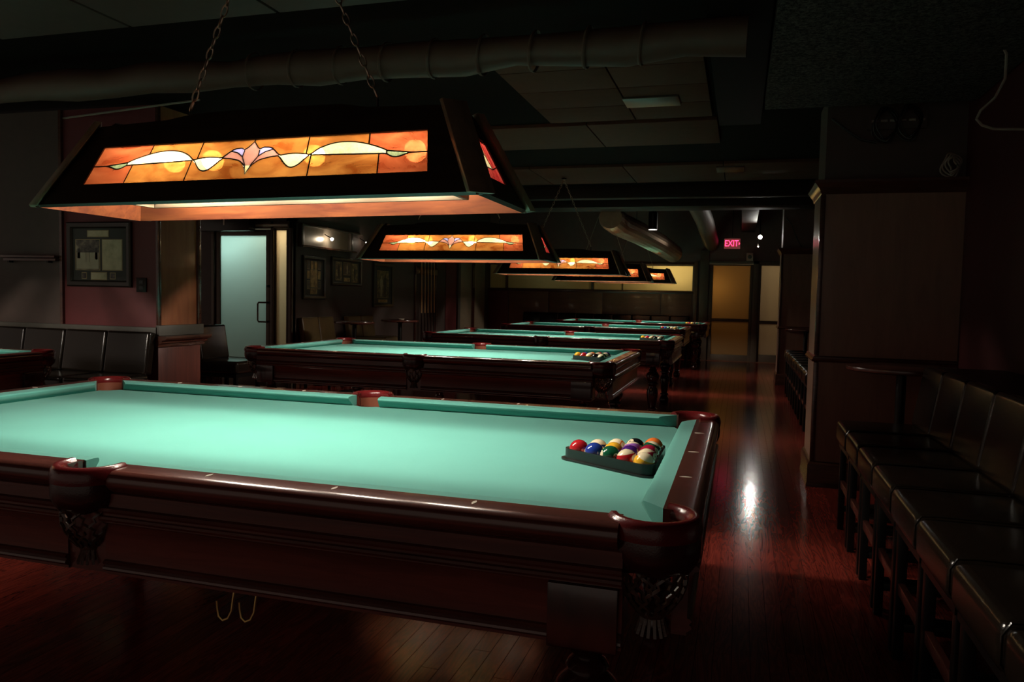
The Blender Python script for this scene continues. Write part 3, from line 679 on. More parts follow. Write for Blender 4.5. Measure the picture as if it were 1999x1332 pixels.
def glass_panel(kind):
    lead = MB()
    def line(pts): lead.tube([gmap(s, t, kind, -.0045) for s, t in pts], .0021 if kind == 'long' else .0018, 5)
    root = []
    if kind == 'long':
        up = [-1, -.66, -.33, 0, .33, .68, 1]; lo = [-1, -.74, -.36, .36, .74, 1]
        ss = [-1 + i / 60. for i in range(121)]
        line([(s, TB_curve(s)[0]) for s in ss]); line([(s, TB_curve(s)[1]) for s in ss])
        for s in up[1:-1]: line([(s, TB_curve(s)[0]), (s * (1.0), 1)])
        for s in lo[1:-1]: line([(s, TB_curve(s)[1]), (s, 0)])
        def pieces(parent):
            for i, (a, b_) in enumerate(zip(up, up[1:])):
                n = 16; pts = [(a + (b_ - a) * k / n, max(.02, TB_curve(a + (b_ - a) * k / n)[0])) for k in range(n + 1)]
                pane(parent, pts + [(b_, 1), (a, 1)], 'amber_b' if i in (0, 5) else 'amber_a', kind)
            for i, (a, b_) in enumerate(zip(lo, lo[1:])):
                n = 22; pts = [(b_ - (b_ - a) * k / n, TB_curve(b_ - (b_ - a) * k / n)[1]) for k in range(n + 1)]
                pane(parent, [(a, 0), (b_, 0)] + pts, 'amber_b' if i in (0, 4) else 'amber_a', kind)
            for sg in (-1, 1):
                for (a, b_, mat) in ((.17, .36, 'yel_g'), (.36, .57, 'yel_g'), (.57, .78, 'yel_g'), (.78, .92, 'grn_g')):
                    n = 10; xs_ = [sg * (a + (b_ - a) * k / n) for k in range(n + 1)]
                    pane(parent, [(x_, TB_curve(x_ * .9999)[1]) for x_ in xs_] + [(x_, TB_curve(x_ * .9999)[0]) for x_ in xs_[::-1]], mat, kind)
                pane(parent, [(sg * x_, y_) for x_, y_ in [(.018, .34), (.06, .48), (.12, .54), (.17, .57), (.13, .73), (.085, .68), (.05, .56)]], 'pink_g', kind)
                pane(parent, [(sg * x_, y_) for x_, y_ in [(.046, .73), (.06, .80), (.11, .785), (.13, .73), (.085, .68), (.048, .58)]], 'pur_g', kind)
            pane(parent, [(0, .95), (.045, .73), (.046, .57), (.016, .35), (-.016, .35), (-.046, .57), (-.045, .73)], 'pink_g', kind)
            pane(parent, [(.016, .345), (.012, .26), (.004, .13), (-.004, .13), (-.012, .26), (-.016, .345)], 'yel_g', kind)
        for sg in (-1, 1):
            line([(sg * x_, y_) for x_, y_ in [(.016, .34), (.048, .57), (.046, .73)]]); line([(sg * x_, y_) for x_, y_ in [(.048, .57), (.085, .68), (.13, .73)]])
            for a in (.36, .78): line([(sg * a, TB_curve(a - .001)[1]), (sg * a, TB_curve(a - .001)[0])])
    else:
        def pieces(parent):
            pane(parent, [(-1, 0), (1, 0), (1, .42), (.35, .30), (-.35, .30), (-1, .42)], 'red_g', kind)
            pane(parent, [(-1, .43), (-.36, .31), (-.2, .95), (-1, .95)], 'red_g', kind); pane(parent, [(1, .43), (.36, .31), (.2, .95), (1, .95)], 'red_g', kind)
            pane(parent, [(-.35, .31), (.35, .31), (.15, .62), (-.15, .62)], 'yel_g', kind); pane(parent, [(-.16, .63), (.16, .63), (.2, .95), (-.2, .95)], 'pink_g', kind)
            pane(parent, [(-1, .96), (1, .96), (1, 1), (-1, 1)], 'red_g', kind)
        line([(-1, .425), (-.35, .305), (.35, .305), (1, .425)]); line([(-.2, .95), (-.15, .625), (-.35, .305)]); line([(.2, .95), (.15, .625), (.35, .305)]); line([(-.15, .625), (.15, .625)]); line([(-1, .955), (1, .955)])
    return pieces, lead.mesh('lead_came', 'lead', angle=70)
LINK = MB().tube([(.0085 * math.cos(a), 0, .0205 * math.sin(a)) for a in [2 * PI * i / 12 for i in range(12)]], .0026, 5, True).mesh('link', 'chain')
def make_chain(parent, p0, p1):
    p0, p1 = Vector(p0), Vector(p1); d = p1 - p0; n = max(3, int(d.length / .0345)); q = d.to_track_quat('Z', 'Y').to_matrix().to_4x4()
    c = obj('chain', MB().tube([(0, 0, -.004), (0, 0, .004)], .004, 6).mesh('chain_eye', 'chain'), parent, Matrix.Translation(p0))
    for i in range(n):
        obj('link', LINK, c, Matrix.Translation(d * ((i + .5) / n)) @ q @ Matrix.Rotation((i % 2) * PI / 2 + .4, 4, 'Z'))
    return c
def make_lamp():
    L = empty('pool_lamp')
    lf = lamp_boards('long'); ef = lamp_boards('end')
    pl, leadl = glass_panel('long'); pe, leade = glass_panel('end')
    R180 = Matrix.Rotation(PI, 4, 'Z')
    first = {}
    for kind, fm, pcs, lead in (('long', lf, pl, leadl), ('end', ef, pe, leade)):
        a_ = obj(fm.name.split('.')[0], fm, L); obj('lead_came', lead, a_); pcs(a_)
        b2 = copy_tree(a_); b2.parent = L; b2.matrix_local = R180
    # corner posts
    for sx in (1, -1):
        for sy in (1, -1):
            c0 = Vector((sx * LL, sy * LW, -.004)); c1 = Vector((sx * (LL - IN), sy * (LW - IN), LH + .012))
            out = Vector((sx, sy, 0)).normalized() * .010; sd = Vector((sx, -sy, 0)).normalized() * .038; th = Vector((-sx, -sy, 0)).normalized() * .022
            def ring(c): return [c + out + sd, c + out - sd, c + out - sd + th, c + out + sd + th]
            MB().loft([ring(c0), ring(c1)]).build('corner_post', 'post_wood', L, bevel=.003)
    # lid
    MB().box(-(LL - IN) + .02, (LL - IN) - .02, -(LW - IN) + .02, (LW - IN) - .02, LH - .03, LH - .018).build('lid', 'lamp_out', L, smooth=False)
    # enamelled tray rim holding the bulbs
    tr = MB()
    x0, x1, y0, y1 = -.56, .60, -.085, .085
    tr.box(x0, x1, y0, y0 + .012, .020, .042).box(x0, x1, y1 - .012, y1, .020, .042).box(x0, x0 + .014, y0 + .012, y1 - .012, .020, .042).box(x1 - .014, x1, y0 + .012, y1 - .012, .020, .042)
    tray = tr.build('bulb_tray', 'tray', L, bevel=.003)
    MB().box(-.60, .62, -.025, .025, LH - .058, LH - .032).build('socket_rail', 'tray', L, bevel=.004)
    for x_ in (x0 + .03, x1 - .03):
        MB().box(x_ - .004, x_ + .004, -.083, .083, .042, .046).build('tray_bracket', 'tray', tray)
        MB().tube([(x_, 0, .044), (x_, 0, LH - .05)], .003, 6).build('tray_rod', 'black_metal', tray)
    bm_ = MB().sphere((0, 0, 0), .034, 10, 6).mesh('bulb', 'bulb'); ck = MB().lathe([(.013, .02), (.013, .06)], seg=10).mesh('socket', 'tray')
    for x_ in (-.40, -.25, .12, .46):
        bb = obj('bulb', bm_, L); bb.location = (x_, 0, .158); obj('socket', ck, bb)
    return L
lamp0 = make_lamp()
LB = [((.055, -.035, 1.503), -.0098, 'nearest stained glass lamp hanging over the closest pool table', 2.645),
      ((-.665, 3.46, 1.515), 0, 'second stained glass lamp, above the table behind the closest one', 2.645),
      ((-.545, 6.55, 1.512), 0, 'third stained glass lamp, partly overlapped by the second lamp', 2.625),
      ((-.62, 9.75, 1.52), 0, 'fourth stained glass lamp, mostly hidden behind the third lamp', 3.3),
      ((-.50, 12.6, 1.56), 0, 'farthest stained glass lamp, before the bright window of the back wall', 3.3),
      ((-3.56, .40, 1.53), 0, 'stained glass lamp over the left edge pool table', 2.645)]
lamps = []
for i in range(1, 6): lamps.append(copy_tree(lamp0))
lamps = [lamp0] + lamps
for i, (o, (loc, ty, lab, zc)) in enumerate(zip(lamps, LB)):
    o.location = loc; o.rotation_euler = (0, ty, PI / 2 if i == 5 else 0); tag(o, lab, 'hanging lamp', 'stained glass lamps over the pool tables')
    hz = zc - loc[2]
    k = min(hz - .012, 1.09)
    if i < 3:
        for sg in (-1, 1): make_chain(o, (sg * .335, 0, LH + .06), (sg * (.335 - .335 * min(1, (k - .32) / .76)), 0, k))
    else:
        for sg in (-1, 1): MB().tube([(sg * .335, 0, LH + .05), (sg * .06, 0, k)], .004, 5).build('chain', 'chain', o)
    for sg in (-1, 1): MB().tube([(sg * .335, 0, LH - .02), (sg * .335, 0, LH + .062)], .004, 6).build('chain_eye', 'black_metal', o)
    MB().lathe([(.03, k), (.03, k + .012)], seg=12).build('ceiling_hook', 'black_metal', o)
    if hz > k + .02: MB().tube([(0, 0, k), (0, 0, hz)], .006, 6).build('drop_rod', 'black_metal', o)

# ================================================================ RACKS AND BALLS
BR = .0286
def make_rack():
    R = empty('ball_rack')
    side = .330; hgt = side * .866
    def tri(s, rnd, n=5):
        # apex towards -x, centred on the centroid
        h = s * .866; V = [(-h * 2 / 3, 0), (h / 3, -s / 2), (h / 3, s / 2)]
        P = []
        for i in range(3):
            c = Vector(V[i]); k = c * ((c.length - 2 * rnd) / c.length)
            a = math.atan2(c.y, c.x)
            for j in range(n + 1):
                q = a - PI / 3 + 2 * PI / 3 * j / n; P.append((k.x + rnd * math.cos(q), k.y + rnd * math.sin(q)))
        return P
    def ring(outp, inp, z0, z1):
        return MB().loft([[(x, y, z0) for x, y in outp], [(x, y, z1) for x, y in outp], [(x, y, z1) for x, y in inp], [(x, y, z0) for x, y in inp]], closed=True, caps=False)
    so = .345
    ring(tri(so, .028), tri(so - .022, .024), .004, .033).build('rack_wall', 'rack', R)
    ring(tri(so + .030, .034), tri(so - .022, .024), 0, .005).build('rack_base', 'rack', R)
    return R
BC = {'red': (.42, .015, .02), 'blue': (.018, .045, .28), 'green': (.008, .085, .04), 'yellow': (.80, .42, .03), 'purple': (.055, .012, .16), 'lilac': (.28, .10, .42), 'black': (.008, .008, .010), 'orange': (.72, .17, .03), 'maroon': (.30, .012, .04), 'cream': (.78, .62, .38)}
BM = {}
def ballmesh(c, st):
    if (c, st) not in BM:
        mb = MB().sphere((0, 0, 0), BR, 24, 16); BM[(c, st)] = mb.mesh('pool_ball', ball_mat('ball_%s_%s' % (c, st), BC[c], st), angle=80)
    return BM[(c, st)]
# rows from the apex (left) to the base; inside a row from the near side to the far side
R1 = [[('red', 0)], [('blue', 0), ('blue', 1)], [('green', 0), ('yellow', 0), ('orange', 1)], [('red', 1), ('purple', 0), ('lilac', 1), ('black', 0)], [('yellow', 1), ('maroon', 1), ('maroon', 0), ('green', 1), ('orange', 0)]]
R2 = [[('yellow', 0)], [('red', 0), ('blue', 0)], [('yellow', 1), ('red', 1), ('orange', 0)], [('black', 0), ('purple', 1), ('blue', 1), ('maroon', 0)], [('green', 1), ('green', 0), ('orange', 1), ('maroon', 1), ('purple', 0)]]
NUM = {('yellow', 0): '1', ('blue', 0): '2', ('red', 0): '3', ('purple', 0): '4', ('orange', 0): '5', ('green', 0): '6', ('maroon', 0): '7', ('black', 0): '8', ('yellow', 1): '9', ('blue', 1): '10', ('red', 1): '11', ('lilac', 1): '12', ('purple', 1): '12', ('orange', 1): '13', ('green', 1): '14', ('maroon', 1): '15'}
ORD = ['first', 'second', 'third', 'fourth', 'fifth']
rk0 = make_rack()
NT = ['the nearest table', 'the second table', 'the third table', 'the fourth table', 'the farthest table']
PLACE = [(1.160, -.022), (1.135, .03), (1.12, .05), (1.13, .05), (1.12, .08)]
numm = {}
M['ink'] = plain('number_ink', (.01, .01, .01), .3)
for ti in range(5):
    rk = rk0 if ti == 0 else copy_tree(rk0)
    T = Vector(TB[ti][0]); cx, cy = T.x + PLACE[ti][0], T.y + PLACE[ti][1]
    rk.location = (cx, cy, ZB); rk.rotation_euler = (0, 0, 0)
    tag(rk, 'black triangular ball rack on %s' % NT[ti], 'ball rack', 'triangle racks')
    layout = R1 if ti in (0, 3) else R2
    h = .0495
    for r, row in enumerate(layout):
        for j, (c, st) in enumerate(row):
            o = obj('pool_ball', ballmesh(c, st))
            bx = cx - .132 + r * h; by = cy + (j - r / 2.) * (BR * 2 + .0004)
            o.location = (bx, by, ZB + BR + .0005)
            rr = random.Random(ti * 100 + r * 10 + j)
            o.rotation_euler = (rr.uniform(-.6, .6), rr.uniform(-.5, .5), rr.uniform(-.5, .7)) if (r, j) != (0, 0) else (.2, .55, -2.4)
            if ti == 0:
                if (c, st) == ('black', 0): o.rotation_euler = (0, -.75, -1.9 - .5)
                key = NUM[(c, st)]
                if key not in numm:
                    numm[key] = text_mesh(key, .011); numm[key].materials.append(M['ink'])
                if c != 'cream':
                    n_ = obj('number', numm[key], o, Matrix.Translation((BR - .0004, 0, 0)) @ Matrix.Rotation(PI / 2, 4, 'Z') @ Matrix.Rotation(PI / 2, 4, 'X'))
            desc = ('%s striped pool ball' if st else 'solid %s pool ball') % c
            if ti < 3: lab = '%s in the black rack on %s' % (desc, NT[ti])
            else: lab = '%s in the small rack on %s' % (desc, NT[ti])
            tag(o, lab, 'pool ball', 'racked balls on %s' % NT[ti])

# ================================================================ LEATHER BENCHES
SW = .40
def rounded_slab(x0, x1, y0, y1, z0, z1, bev, puff=0., mat='seat', name='seat'):
    mb = MB(); n = 4
    # grid top/bottom box with slight pillowing, bevelled
    me = MB().box(x0, x1, y0, y1, z0, z1).mesh(name, mat, bevel=bev, seg=4, angle=60)
    return me
def make_bench(lamplit=False):
    B = empty('bench_seat')
    mat = 'seat_lt' if lamplit else 'seat'
    g = .0025
    st = rounded_slab(-SW / 2 + g, SW / 2 - g, 0, .42,   .485, .602, .034, mat=mat, name='seat')
    # crown the seat a little
    for v in st.vertices:
        if v.co.z > .58: v.co.z += .010 * (1 - (v.co.x / .2) ** 2) * max(0, 1 - ((v.co.y - .21) / .21) ** 2)
    s = obj('seat', st, B)
    MB().tube([(SW / 2 - .002, .020, .49), (SW / 2 - .002, .002, .515), (SW / 2 - .002, .002, .575), (SW / 2 - .002, .018, .602), (SW / 2 - .002, .06, .606), (SW / 2 - .002, .38, .606)], .0035, 6).build('piping', mat, s)
    bk = MB().box(-SW / 2 + g, SW / 2 - g, .0, .075, .0, .325).mesh('backrest', mat, bevel=.022, seg=4, angle=60)
    for v in bk.vertices:
        if v.co.y < .03: v.co.y -= .010 * (1 - (v.co.x / .2) ** 2) * max(0, 1 - ((v.co.z - .16) / .17) ** 2)
    b_ = obj('backrest', bk, B, Matrix.Translation((0, .372, .600)) @ Matrix.Rotation(-.16, 4, 'X'))
    MB().box(-SW / 2 + .012, SW / 2 - .012, .02, .40, .455, .487).build('seat_frame', 'black_metal', B, smooth=False)
    for x_ in (-.165, .165):
        MB().box(x_ - .016, x_ + .016, .025, .057, 0, .456).build('leg', 'black_metal', B, bevel=.003)
        MB().box(x_ - .016, x_ + .016, .370, .402, 0, .456).build('leg', 'black_metal', B, bevel=.003)
        MB().box(x_ - .010, x_ + .010, .057, .370, .10, .13).build('stretcher', 'black_metal', B, bevel=.003)
    MB().box(-.149, .149, .030, .052, .235, .275).build('footrest', 'mahog', B, bevel=.003)
    return B
bench0 = make_bench()
used = [False]
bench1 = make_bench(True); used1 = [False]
def bench(x, y, rz, lab, grp, lamplit=False):
    b_, u_ = (bench1, used1) if lamplit else (bench0, used)
    o = b_ if not u_[0] else copy_tree(b_); u_[0] = True
    o.location = (x, y, 0); o.rotation_euler = (0, 0, rz); tag(o, lab, 'bench seat', grp); return o
ORDN = ['first', 'second', 'third', 'fourth', 'fifth', 'sixth', 'seventh', 'eighth', 'ninth']
# right-hand row: faces -x, so local +y points to +x
ordn = ['farthest', 'second farthest', 'third farthest', 'fourth from the column', 'fifth from the column', 'sixth from the column', 'nearest but one', 'nearest']
for i in range(8):
    yc = 2.19 - i * .402
    labs = ['black leather bench seat at the far end of the right row, beside the round table', 'second black leather bench seat of the right row from the big column', 'third black leather bench seat of the right row from the big column', 'fourth black leather bench seat of the right row from the big column', 'fifth black leather bench seat of the right row from the big column',
            'sixth black leather bench seat of the right row, with bright stitched seam', 'seventh black leather bench seat of the right row, at the picture edge', 'eighth black leather bench seat of the right row, in the bottom right corner']
    bench(1.985, yc, -PI / 2, labs[i], 'bench seats along the right wall')
for i in range(9):
    bench(2.05, 8.75 - i * .402, -PI / 2, '%s black leather bench seat from the far column, between the two columns' % ORDN[i], 'bench seats between the columns')
lb = ['black leather bench seat at the pier end, below the framed memorabilia', 'second black leather bench seat from the pier, below the framed memorabilia', 'third black leather bench seat from the pier, left of the batten', 'fourth black leather bench seat from the pier, behind the left pool table']
for i in range(4): bench(-2.975 - i * .402, WB - .52, 0, lb[i], 'bench seats along the left wall')
bench(-2.86, 3.92, PI / 2, 'single black leather bench seat standing before the frosted glass door', None)
tag_partition = MB().box(-3.46, -3.33, 3.70, 4.13, 0, .87).build('low_partition', 'mahog', bevel=.006); tag(tag_partition, 'low dark wood partition behind the single bench seat', 'partition')
for i, y_ in enumerate((6.72, 7.12, 7.92, 8.32)):
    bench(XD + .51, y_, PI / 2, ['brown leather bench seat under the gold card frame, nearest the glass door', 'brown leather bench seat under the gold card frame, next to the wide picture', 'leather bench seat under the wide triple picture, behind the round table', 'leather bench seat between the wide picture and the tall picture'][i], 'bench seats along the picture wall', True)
for i in range(9):
    bench(.24 - i * .402, YB - .55, 0, '%s dark leather bench seat from the back door, under the back window' % ORDN[i], 'bench seats along the back wall')

# ================================================================ ROUND TABLES
def round_table(x, y, z, r, lab, name='round_table'):
    t = empty(name, (x, y, 0))
    MB().lathe([(.01, z - .03), (r - .02, z - .03), (r, z - .022), (r + .002, z - .012), (r, z - .003), (r - .008, z)], seg=40).build('table_top', 'mahog', t, angle=50)
    MB().lathe([(.05, z - .045), (.05, z - .03)], seg=16).build('top_plate', 'black_metal', t)
    MB().lathe([(.028, .03), (.028, z - .04)], seg=16).build('post', 'black_metal', t)
    MB().lathe([(.20, 0), (.20, .012), (.17, .022), (.05, .035), (.03, .05)], seg=28).build('base', 'black_metal', t)
    return tag(t, lab, 'round table', 'round tables')
round_table(2.37, 2.76, .88, .30, 'round dark table between the big column and the right bench row')
round_table(2.36, 9.50, .87, .28, 'small round table in front of the far column')
round_table(-3.14, 6.42, .895, .25, 'round dark table beside the gold card frame, left of the picture wall pair')
round_table(-3.02, 7.50, .895, .26, 'round dark table under the tall picture, near the cue rack')
ash = tag(MB().lathe([(.030, 0), (.042, .014), (.040, .016), (.028, .004)], (-2.98, 7.46, .895), 16).build('ashtray', 'white'), 'small pale ashtray on the round table near the cue rack', 'ashtray')

# ================================================================ PICTURES
def picture(name, w_, h_, fw, lab, inserts, mw, group='framed pictures on the walls', dep=.03):
    """local x right, z up, wall at y=0, front towards -y"""
    p = empty(name); p.matrix_world = mw
    fr = MB()
    pr = [(0, 0), (0, -dep * .7), (fw * .2, -dep), (fw * .75, -dep * .8), (fw, -dep * .35), (fw, 0)]
    X, Z = w_ / 2, h_ / 2
    rings = [[(sx * (X - d), y_, sz * (Z - d)) for d, y_ in pr] for sx, sz in ((-1, -1), (1, -1), (1, 1), (-1, 1))]
    fr.loft(rings, caps=False, closed=True).build('frame', 'frame', p, angle=20)
    MB().box(-X + fw * .9, X - fw * .9, -.006, -.001, -Z + fw * .9, Z - fw * .9).build('mat', 'mat', p, smooth=False)
    for (x0, x1, z0, z1, mat) in inserts:
        fl = MB().box(x0 - .006, x1 + .006, -.0075, -.006, z0 - .006, z1 + .006).build('fillet', 'gold' if mat != 'figure' else 'figure', p, smooth=False)
        MB().box(x0, x1, -.0085, -.0072, z0, z1).build('print', mat, fl, smooth=False)
    return tag(p, lab, 'picture', group)
ins = [(-.228, .000, -.098, .132, 'photo_a'), (.030, .213, -.098, .132, 'paper'), (-.112, .084, .160, .202, 'paper'), (-.080, .065, -.172, -.122, 'paper'), (-.168, -.130, -.165, -.125, 'card_d'), (.105, .148, -.165, -.125, 'card_d')]
pb = picture('framed_memorabilia', .615, .50, .05, 'large black framed memorabilia with a photo and a document, above the left bench', [(x0, x1, z0 - .02, z1 - .02, m) for x0, x1, z0, z1, m in ins], Matrix.Translation((-3.325, WB - .001, 1.50)))
# scene inside the photo: a pale rink end with a goal
for (x0, x1, z0, z1, m) in ((-.222, -.006, -.112, .015, 'figure_l'), (-.212, -.185, -.03, .045, 'figure'), (-.040, -.016, -.04, .05, 'figure'), (-.13, -.126, -.06, .02, 'figure'), (-.095, -.091, -.06, .02, 'figure'), (-.13, -.091, .018, .022, 'figure')):
    MB().box(x0, x1, -.0092, -.0085, z0, z1).build('print', m, pb.children[2] if len(pb.children) > 2 else pb, smooth=False)
RX = Matrix.Rotation(PI / 2, 4, 'Z')      # local -y -> +x
def on_side(y_, z_): return Matrix.Translation((XD + .002, y_, z_)) @ RX
cards = []
for i in range(4): cards.append((-.165 + i * .09, -.165 + i * .09 + .058, .115, .215, 'card_g' if i in (1, 2) else 'card_d'))
cards += [(-.165, -.107, -.01, .085, 'card_g'), (.105, .163, -.015, .085, 'card_g'), (-.165, -.107, -.145, -.045, 'card_d'), (.105, .163, -.145, -.045, 'card_d'), (-.085, .080, -.125, .10, 'card_g'), (-.085, .080, -.215, -.145, 'card_g')]
picture('framed_cards', .56, .575, .05, 'tall black frame of small cards around a gold centre, right of the glass door', cards, on_side(6.93, 1.44))
pw = picture('triple_picture', .88, .40, .05, 'wide black frame holding three figures and a gold plate', [(-.31, -.15, -.12, .13, 'photo_b'), (-.09, .10, -.04, .13, 'card_d'), (.15, .32, -.14, .12, 'photo_b'), (-.08, .09, -.135, -.09, 'card_g')], on_side(7.82, 1.55))
pt = picture('tall_picture', .70, .70, .055, 'picture of two standing people in a black frame, beside the cue rack', [(-.20, .20, -.20, .22, 'photo_b'), (-.16, .16, -.27, -.235, 'card_g')], on_side(9.0, 1.385))
def figure(parent, x_, z0, h_, mat):
    m = MB(); w_ = h_ * .13
    P = [(-w_ * .7, 0), (-w_ * .2, 0), (0, h_ * .42), (w_ * .2, 0), (w_ * .7, 0), (w_ * .8, h_ * .45), (w_ * 1.1, h_ * .55), (w_ * 1., h_ * .80), (w_ * .35, h_ * .85), (w_ * .42, h_ * .95), (0, h_), (-w_ * .42, h_ * .95), (-w_ * .35, h_ * .85), (-w_, h_ * .80), (-w_ * 1.1, h_ * .55), (-w_ * .8, h_ * .45)]
    m.loft([[(x_ + px, -.0088, z0 + pz) for px, pz in P], [(x_ + px, -.0094, z0 + pz) for px, pz in P]])
    return m.build('print', mat, parent, smooth=False)
figure(pt, -.06, -.18, .33, 'figure_l'); figure(pt, .07, -.19, .37, 'figure')
figure(pw, -.23, -.10, .21, 'figure'); figure(pw, .01, -.03, .14, 'figure_l'); figure(pw, .24, -.12, .20, 'figure')
# outlet, shelf
op = tag(MB().box(-.045, .045, -.012, 0, -.055, .055).build('outlet_plate', 'black_metal', bevel=.003), 'small black outlet plate on the wall beside the framed memorabilia', 'outlet'); op.location = (-2.93, WB, 1.27)
for z_ in (-.022, .022): MB().box(-.018, .018, -.014, -.011, z_ - .012, z_ + .012).build('socket', 'cable', op)
sh = empty('cue_shelf', (-4.0, WB - .006, 1.50))
MB().box(-.30, .29, -.06, 0, -.03, -.012).build('shelf_board', 'mahog', sh, bevel=.003); MB().box(-.24, .29, -.05, 0, -.055, -.035).build('shelf_rail', 'mahog', sh, bevel=.003)
for x_ in (-.2, .2): MB().box(x_ - .01, x_ + .01, -.04, 0, -.07, -.05).build('bracket', 'black_metal', sh)
tag(sh, 'narrow dark cue shelf on the far left wall', 'shelf')
# illuminated niche above the pictures
ni = empty('wall_sign', (XD, 7.27, 1.98))
MB().box(0, .02, -.66, .66, -.125, .125).build('sign_panel', 'niche', ni)
MB().box(0, .07, -.70, .74, -.15, -.125).build('ledge', 'trim', ni, bevel=.004); MB().box(0, .05, -.70, .95, .125, .15).build('top_rail', 'alu', ni, bevel=.004)
MB().box(0, .06, -.72, -.66, -.15, .15).build('end_rail', 'alu', ni, bevel=.004); MB().box(0, .06, .58, .64, -.125, .125).build('end_rail', 'alu', ni, bevel=.004)
tag(ni, 'brushed metal strip panel with ledge above the framed cards', 'panel')
def wall_lamp(loc, r, lab, s=1.):
    l = empty('wall_lamp', loc)
    MB().sphere((0, 0, 0), r, 12, 8).build('bulb', 'sconce', l)
    MB().tube([(-.07, -.07, .06), (-.03, -.04, .03), (0, -.008, .012)], .006, 6).build('arm', 'black_metal', l)
    return tag(l, lab, 'wall lamp', 'small bare wall lamps')
wall_lamp((XD + .11, 7.22, 1.975), .021, 'small bare lamp glowing before the metal strip panel')
wall_lamp((XD + .11, 8.22, 2.0), .009, 'tiny lamp at the far end of the metal strip panel, beside the second table lamp')
# box above the glass door
dv = empty('door_closer', (-5.0, YD - .03, 2.12))
MB().box(-.43, .43, -.14, 0, -.11, .06).build('housing', 'frame', dv, bevel=.008); MB().box(-.44, -.34, -.10, -.02, .0, .12).build('end_box', 'white', dv, bevel=.004)
MB().box(-.30, .06, -.13, -.02, .06, .13).build('cover', 'grey', dv, bevel=.006); MB().tube([(-.2, -.15, .05), (-.1, -.16, .11), (0, -.15, .04)], .008, 6).build('arm', 'black_metal', dv)
MB().box(.05, .075, -.145, -.12, -.04, .05).build('bracket', 'white', dv)
tag(dv, 'dark mechanism box mounted above the frosted glass door', 'door closer')

# ================================================================ CUES
cr_ = empty('cue_rack', (XD, 10.72, 0))
MB().box(0, .05, -.48, .48, 1.60, 1.74).build('upper_rail', 'mahog', cr_, bevel=.006); MB().box(0, .10, -.48, .48, .30, .36).build('base_shelf', 'mahog', cr_, bevel=.006)
for y_ in (-.48, .44): MB().box(0, .025, y_, y_ + .04, .30, 1.9).build('side_post', 'mahog', cr_, bevel=.004)
tag(cr_, 'dark wall cue rack holding five cues beside the red panel', 'cue rack')
for i in range(5):
    q = empty('pool_cue', (XD + .075, 10.42 + i * .145, .361)); q.rotation_euler = (.035, 0, 0) if False else (0, -.008, 0)
    MB().lathe([(.0155, 0), (.0150, .40), (.0140, .56)], seg=10).build('butt', 'cue_d', q); MB().lathe([(.0140, .56), (.0120, .80), (.0075, 1.44)], seg=10).build('shaft', 'cue_w', q); MB().lathe([(.0078, 1.44), (.0070, 1.465), (.005, 1.47)], seg=10).build('tip', 'white', q)
    tag(q, '%s pool cue from the left in the wall rack' % ['first', 'second', 'third', 'fourth', 'last'][i], 'pool cue', 'cues in the wall rack')

# ================================================================ CEILING FITTINGS
es = empty('exit_sign', (1.25, 13.9, 2.40))
MB().box(-.155, .155, -.03, .03, -.10, .10).build('sign_body', 'ex_body', es, bevel=.006); MB().box(-.09, .09, -.02, .02, .10, .14).build('mount', 'wall_p', es, bevel=.004)
MB().box(-.006, .006, -.006, .006, .14, .90).build('stem', 'black_metal', es)
tm = text_mesh('EXIT', .165, .002); tm.materials.append(M['ex_red']); obj('lettering', tm, es, Matrix.Translation((-.012, -.033, 0)) @ Matrix.Rotation(PI / 2, 4, 'X') @ Matrix.Diagonal((.80, 1.05, 1, 1)))
MB().loft([[(.128, -.031, -.028), (.150, -.031, 0), (.128, -.031, .028)], [(.128, -.035, -.028), (.150, -.035, 0), (.128, -.035, .028)]]).build('arrow', 'ex_red', es)
tag(es, 'red illuminated EXIT sign hanging before the back door', 'exit sign')
sp_ = empty('spot_lamp', (1.749, 12.42, 2.412))
MB().lathe([(.04, 0), (.046, .03), (.05, .10), (.03, .13)], seg=16).build('housing', 'black_metal', sp_).matrix_local = Matrix.Rotation(-PI / 2 - .0, 4, 'X')
MB().lathe([(.034, 0), (.034, .004)], seg=18).build('lens', 'spot', sp_).matrix_local = Matrix.Rotation(PI / 2, 4, 'X')
MB().tube([(0, .06, .03), (0, .06, .89)], .008, 6).build('stem', 'black_metal', sp_)
MB().sphere((-.03, .0, -.17), .010, 10, 6).build('indicator', 'sconce', sp_); MB().tube([(0, .06, .0), (-.03, .03, -.08), (-.03, .0, -.165)], .004, 5).build('wire', 'cable_g', sp_)
tag(sp_, 'bright white spot lamp hanging between the exit sign and the far column', 'spot lamp')
wsp = empty('wall_speaker', (1.60, YB - .10, 2.10)); MB().box(-.065, .065, -.05, .05, -.02, .14).build('cabinet', 'white', wsp, bevel=.008); MB().lathe([(.04, 0), (.034, .006)], seg=16).build('cone', 'grey', wsp).matrix_local = Matrix.Translation((0, -.05, .06)) @ Matrix.Rotation(PI / 2, 4, 'X')
tag(wsp, 'small pale speaker box above the corner of the back door', 'speaker')
pd = empty('pendant_can', (.10, 10.0, 2.335)); MB().lathe([(.070, 0), (.072, .01), (.072, .26), (.05, .28), (.01, .285)], seg=20).build('can', 'black_metal', pd); MB().lathe([(.064, -.002), (.064, .002)], seg=20).build('diffuser', 'pend', pd)
MB().tube([(0, 0, .28), (0, 0, .965)], .008, 6).build('stem', 'black_metal', pd); tag(pd, 'dark can pendant with a white lit underside beyond the ceiling beam', 'pendant')
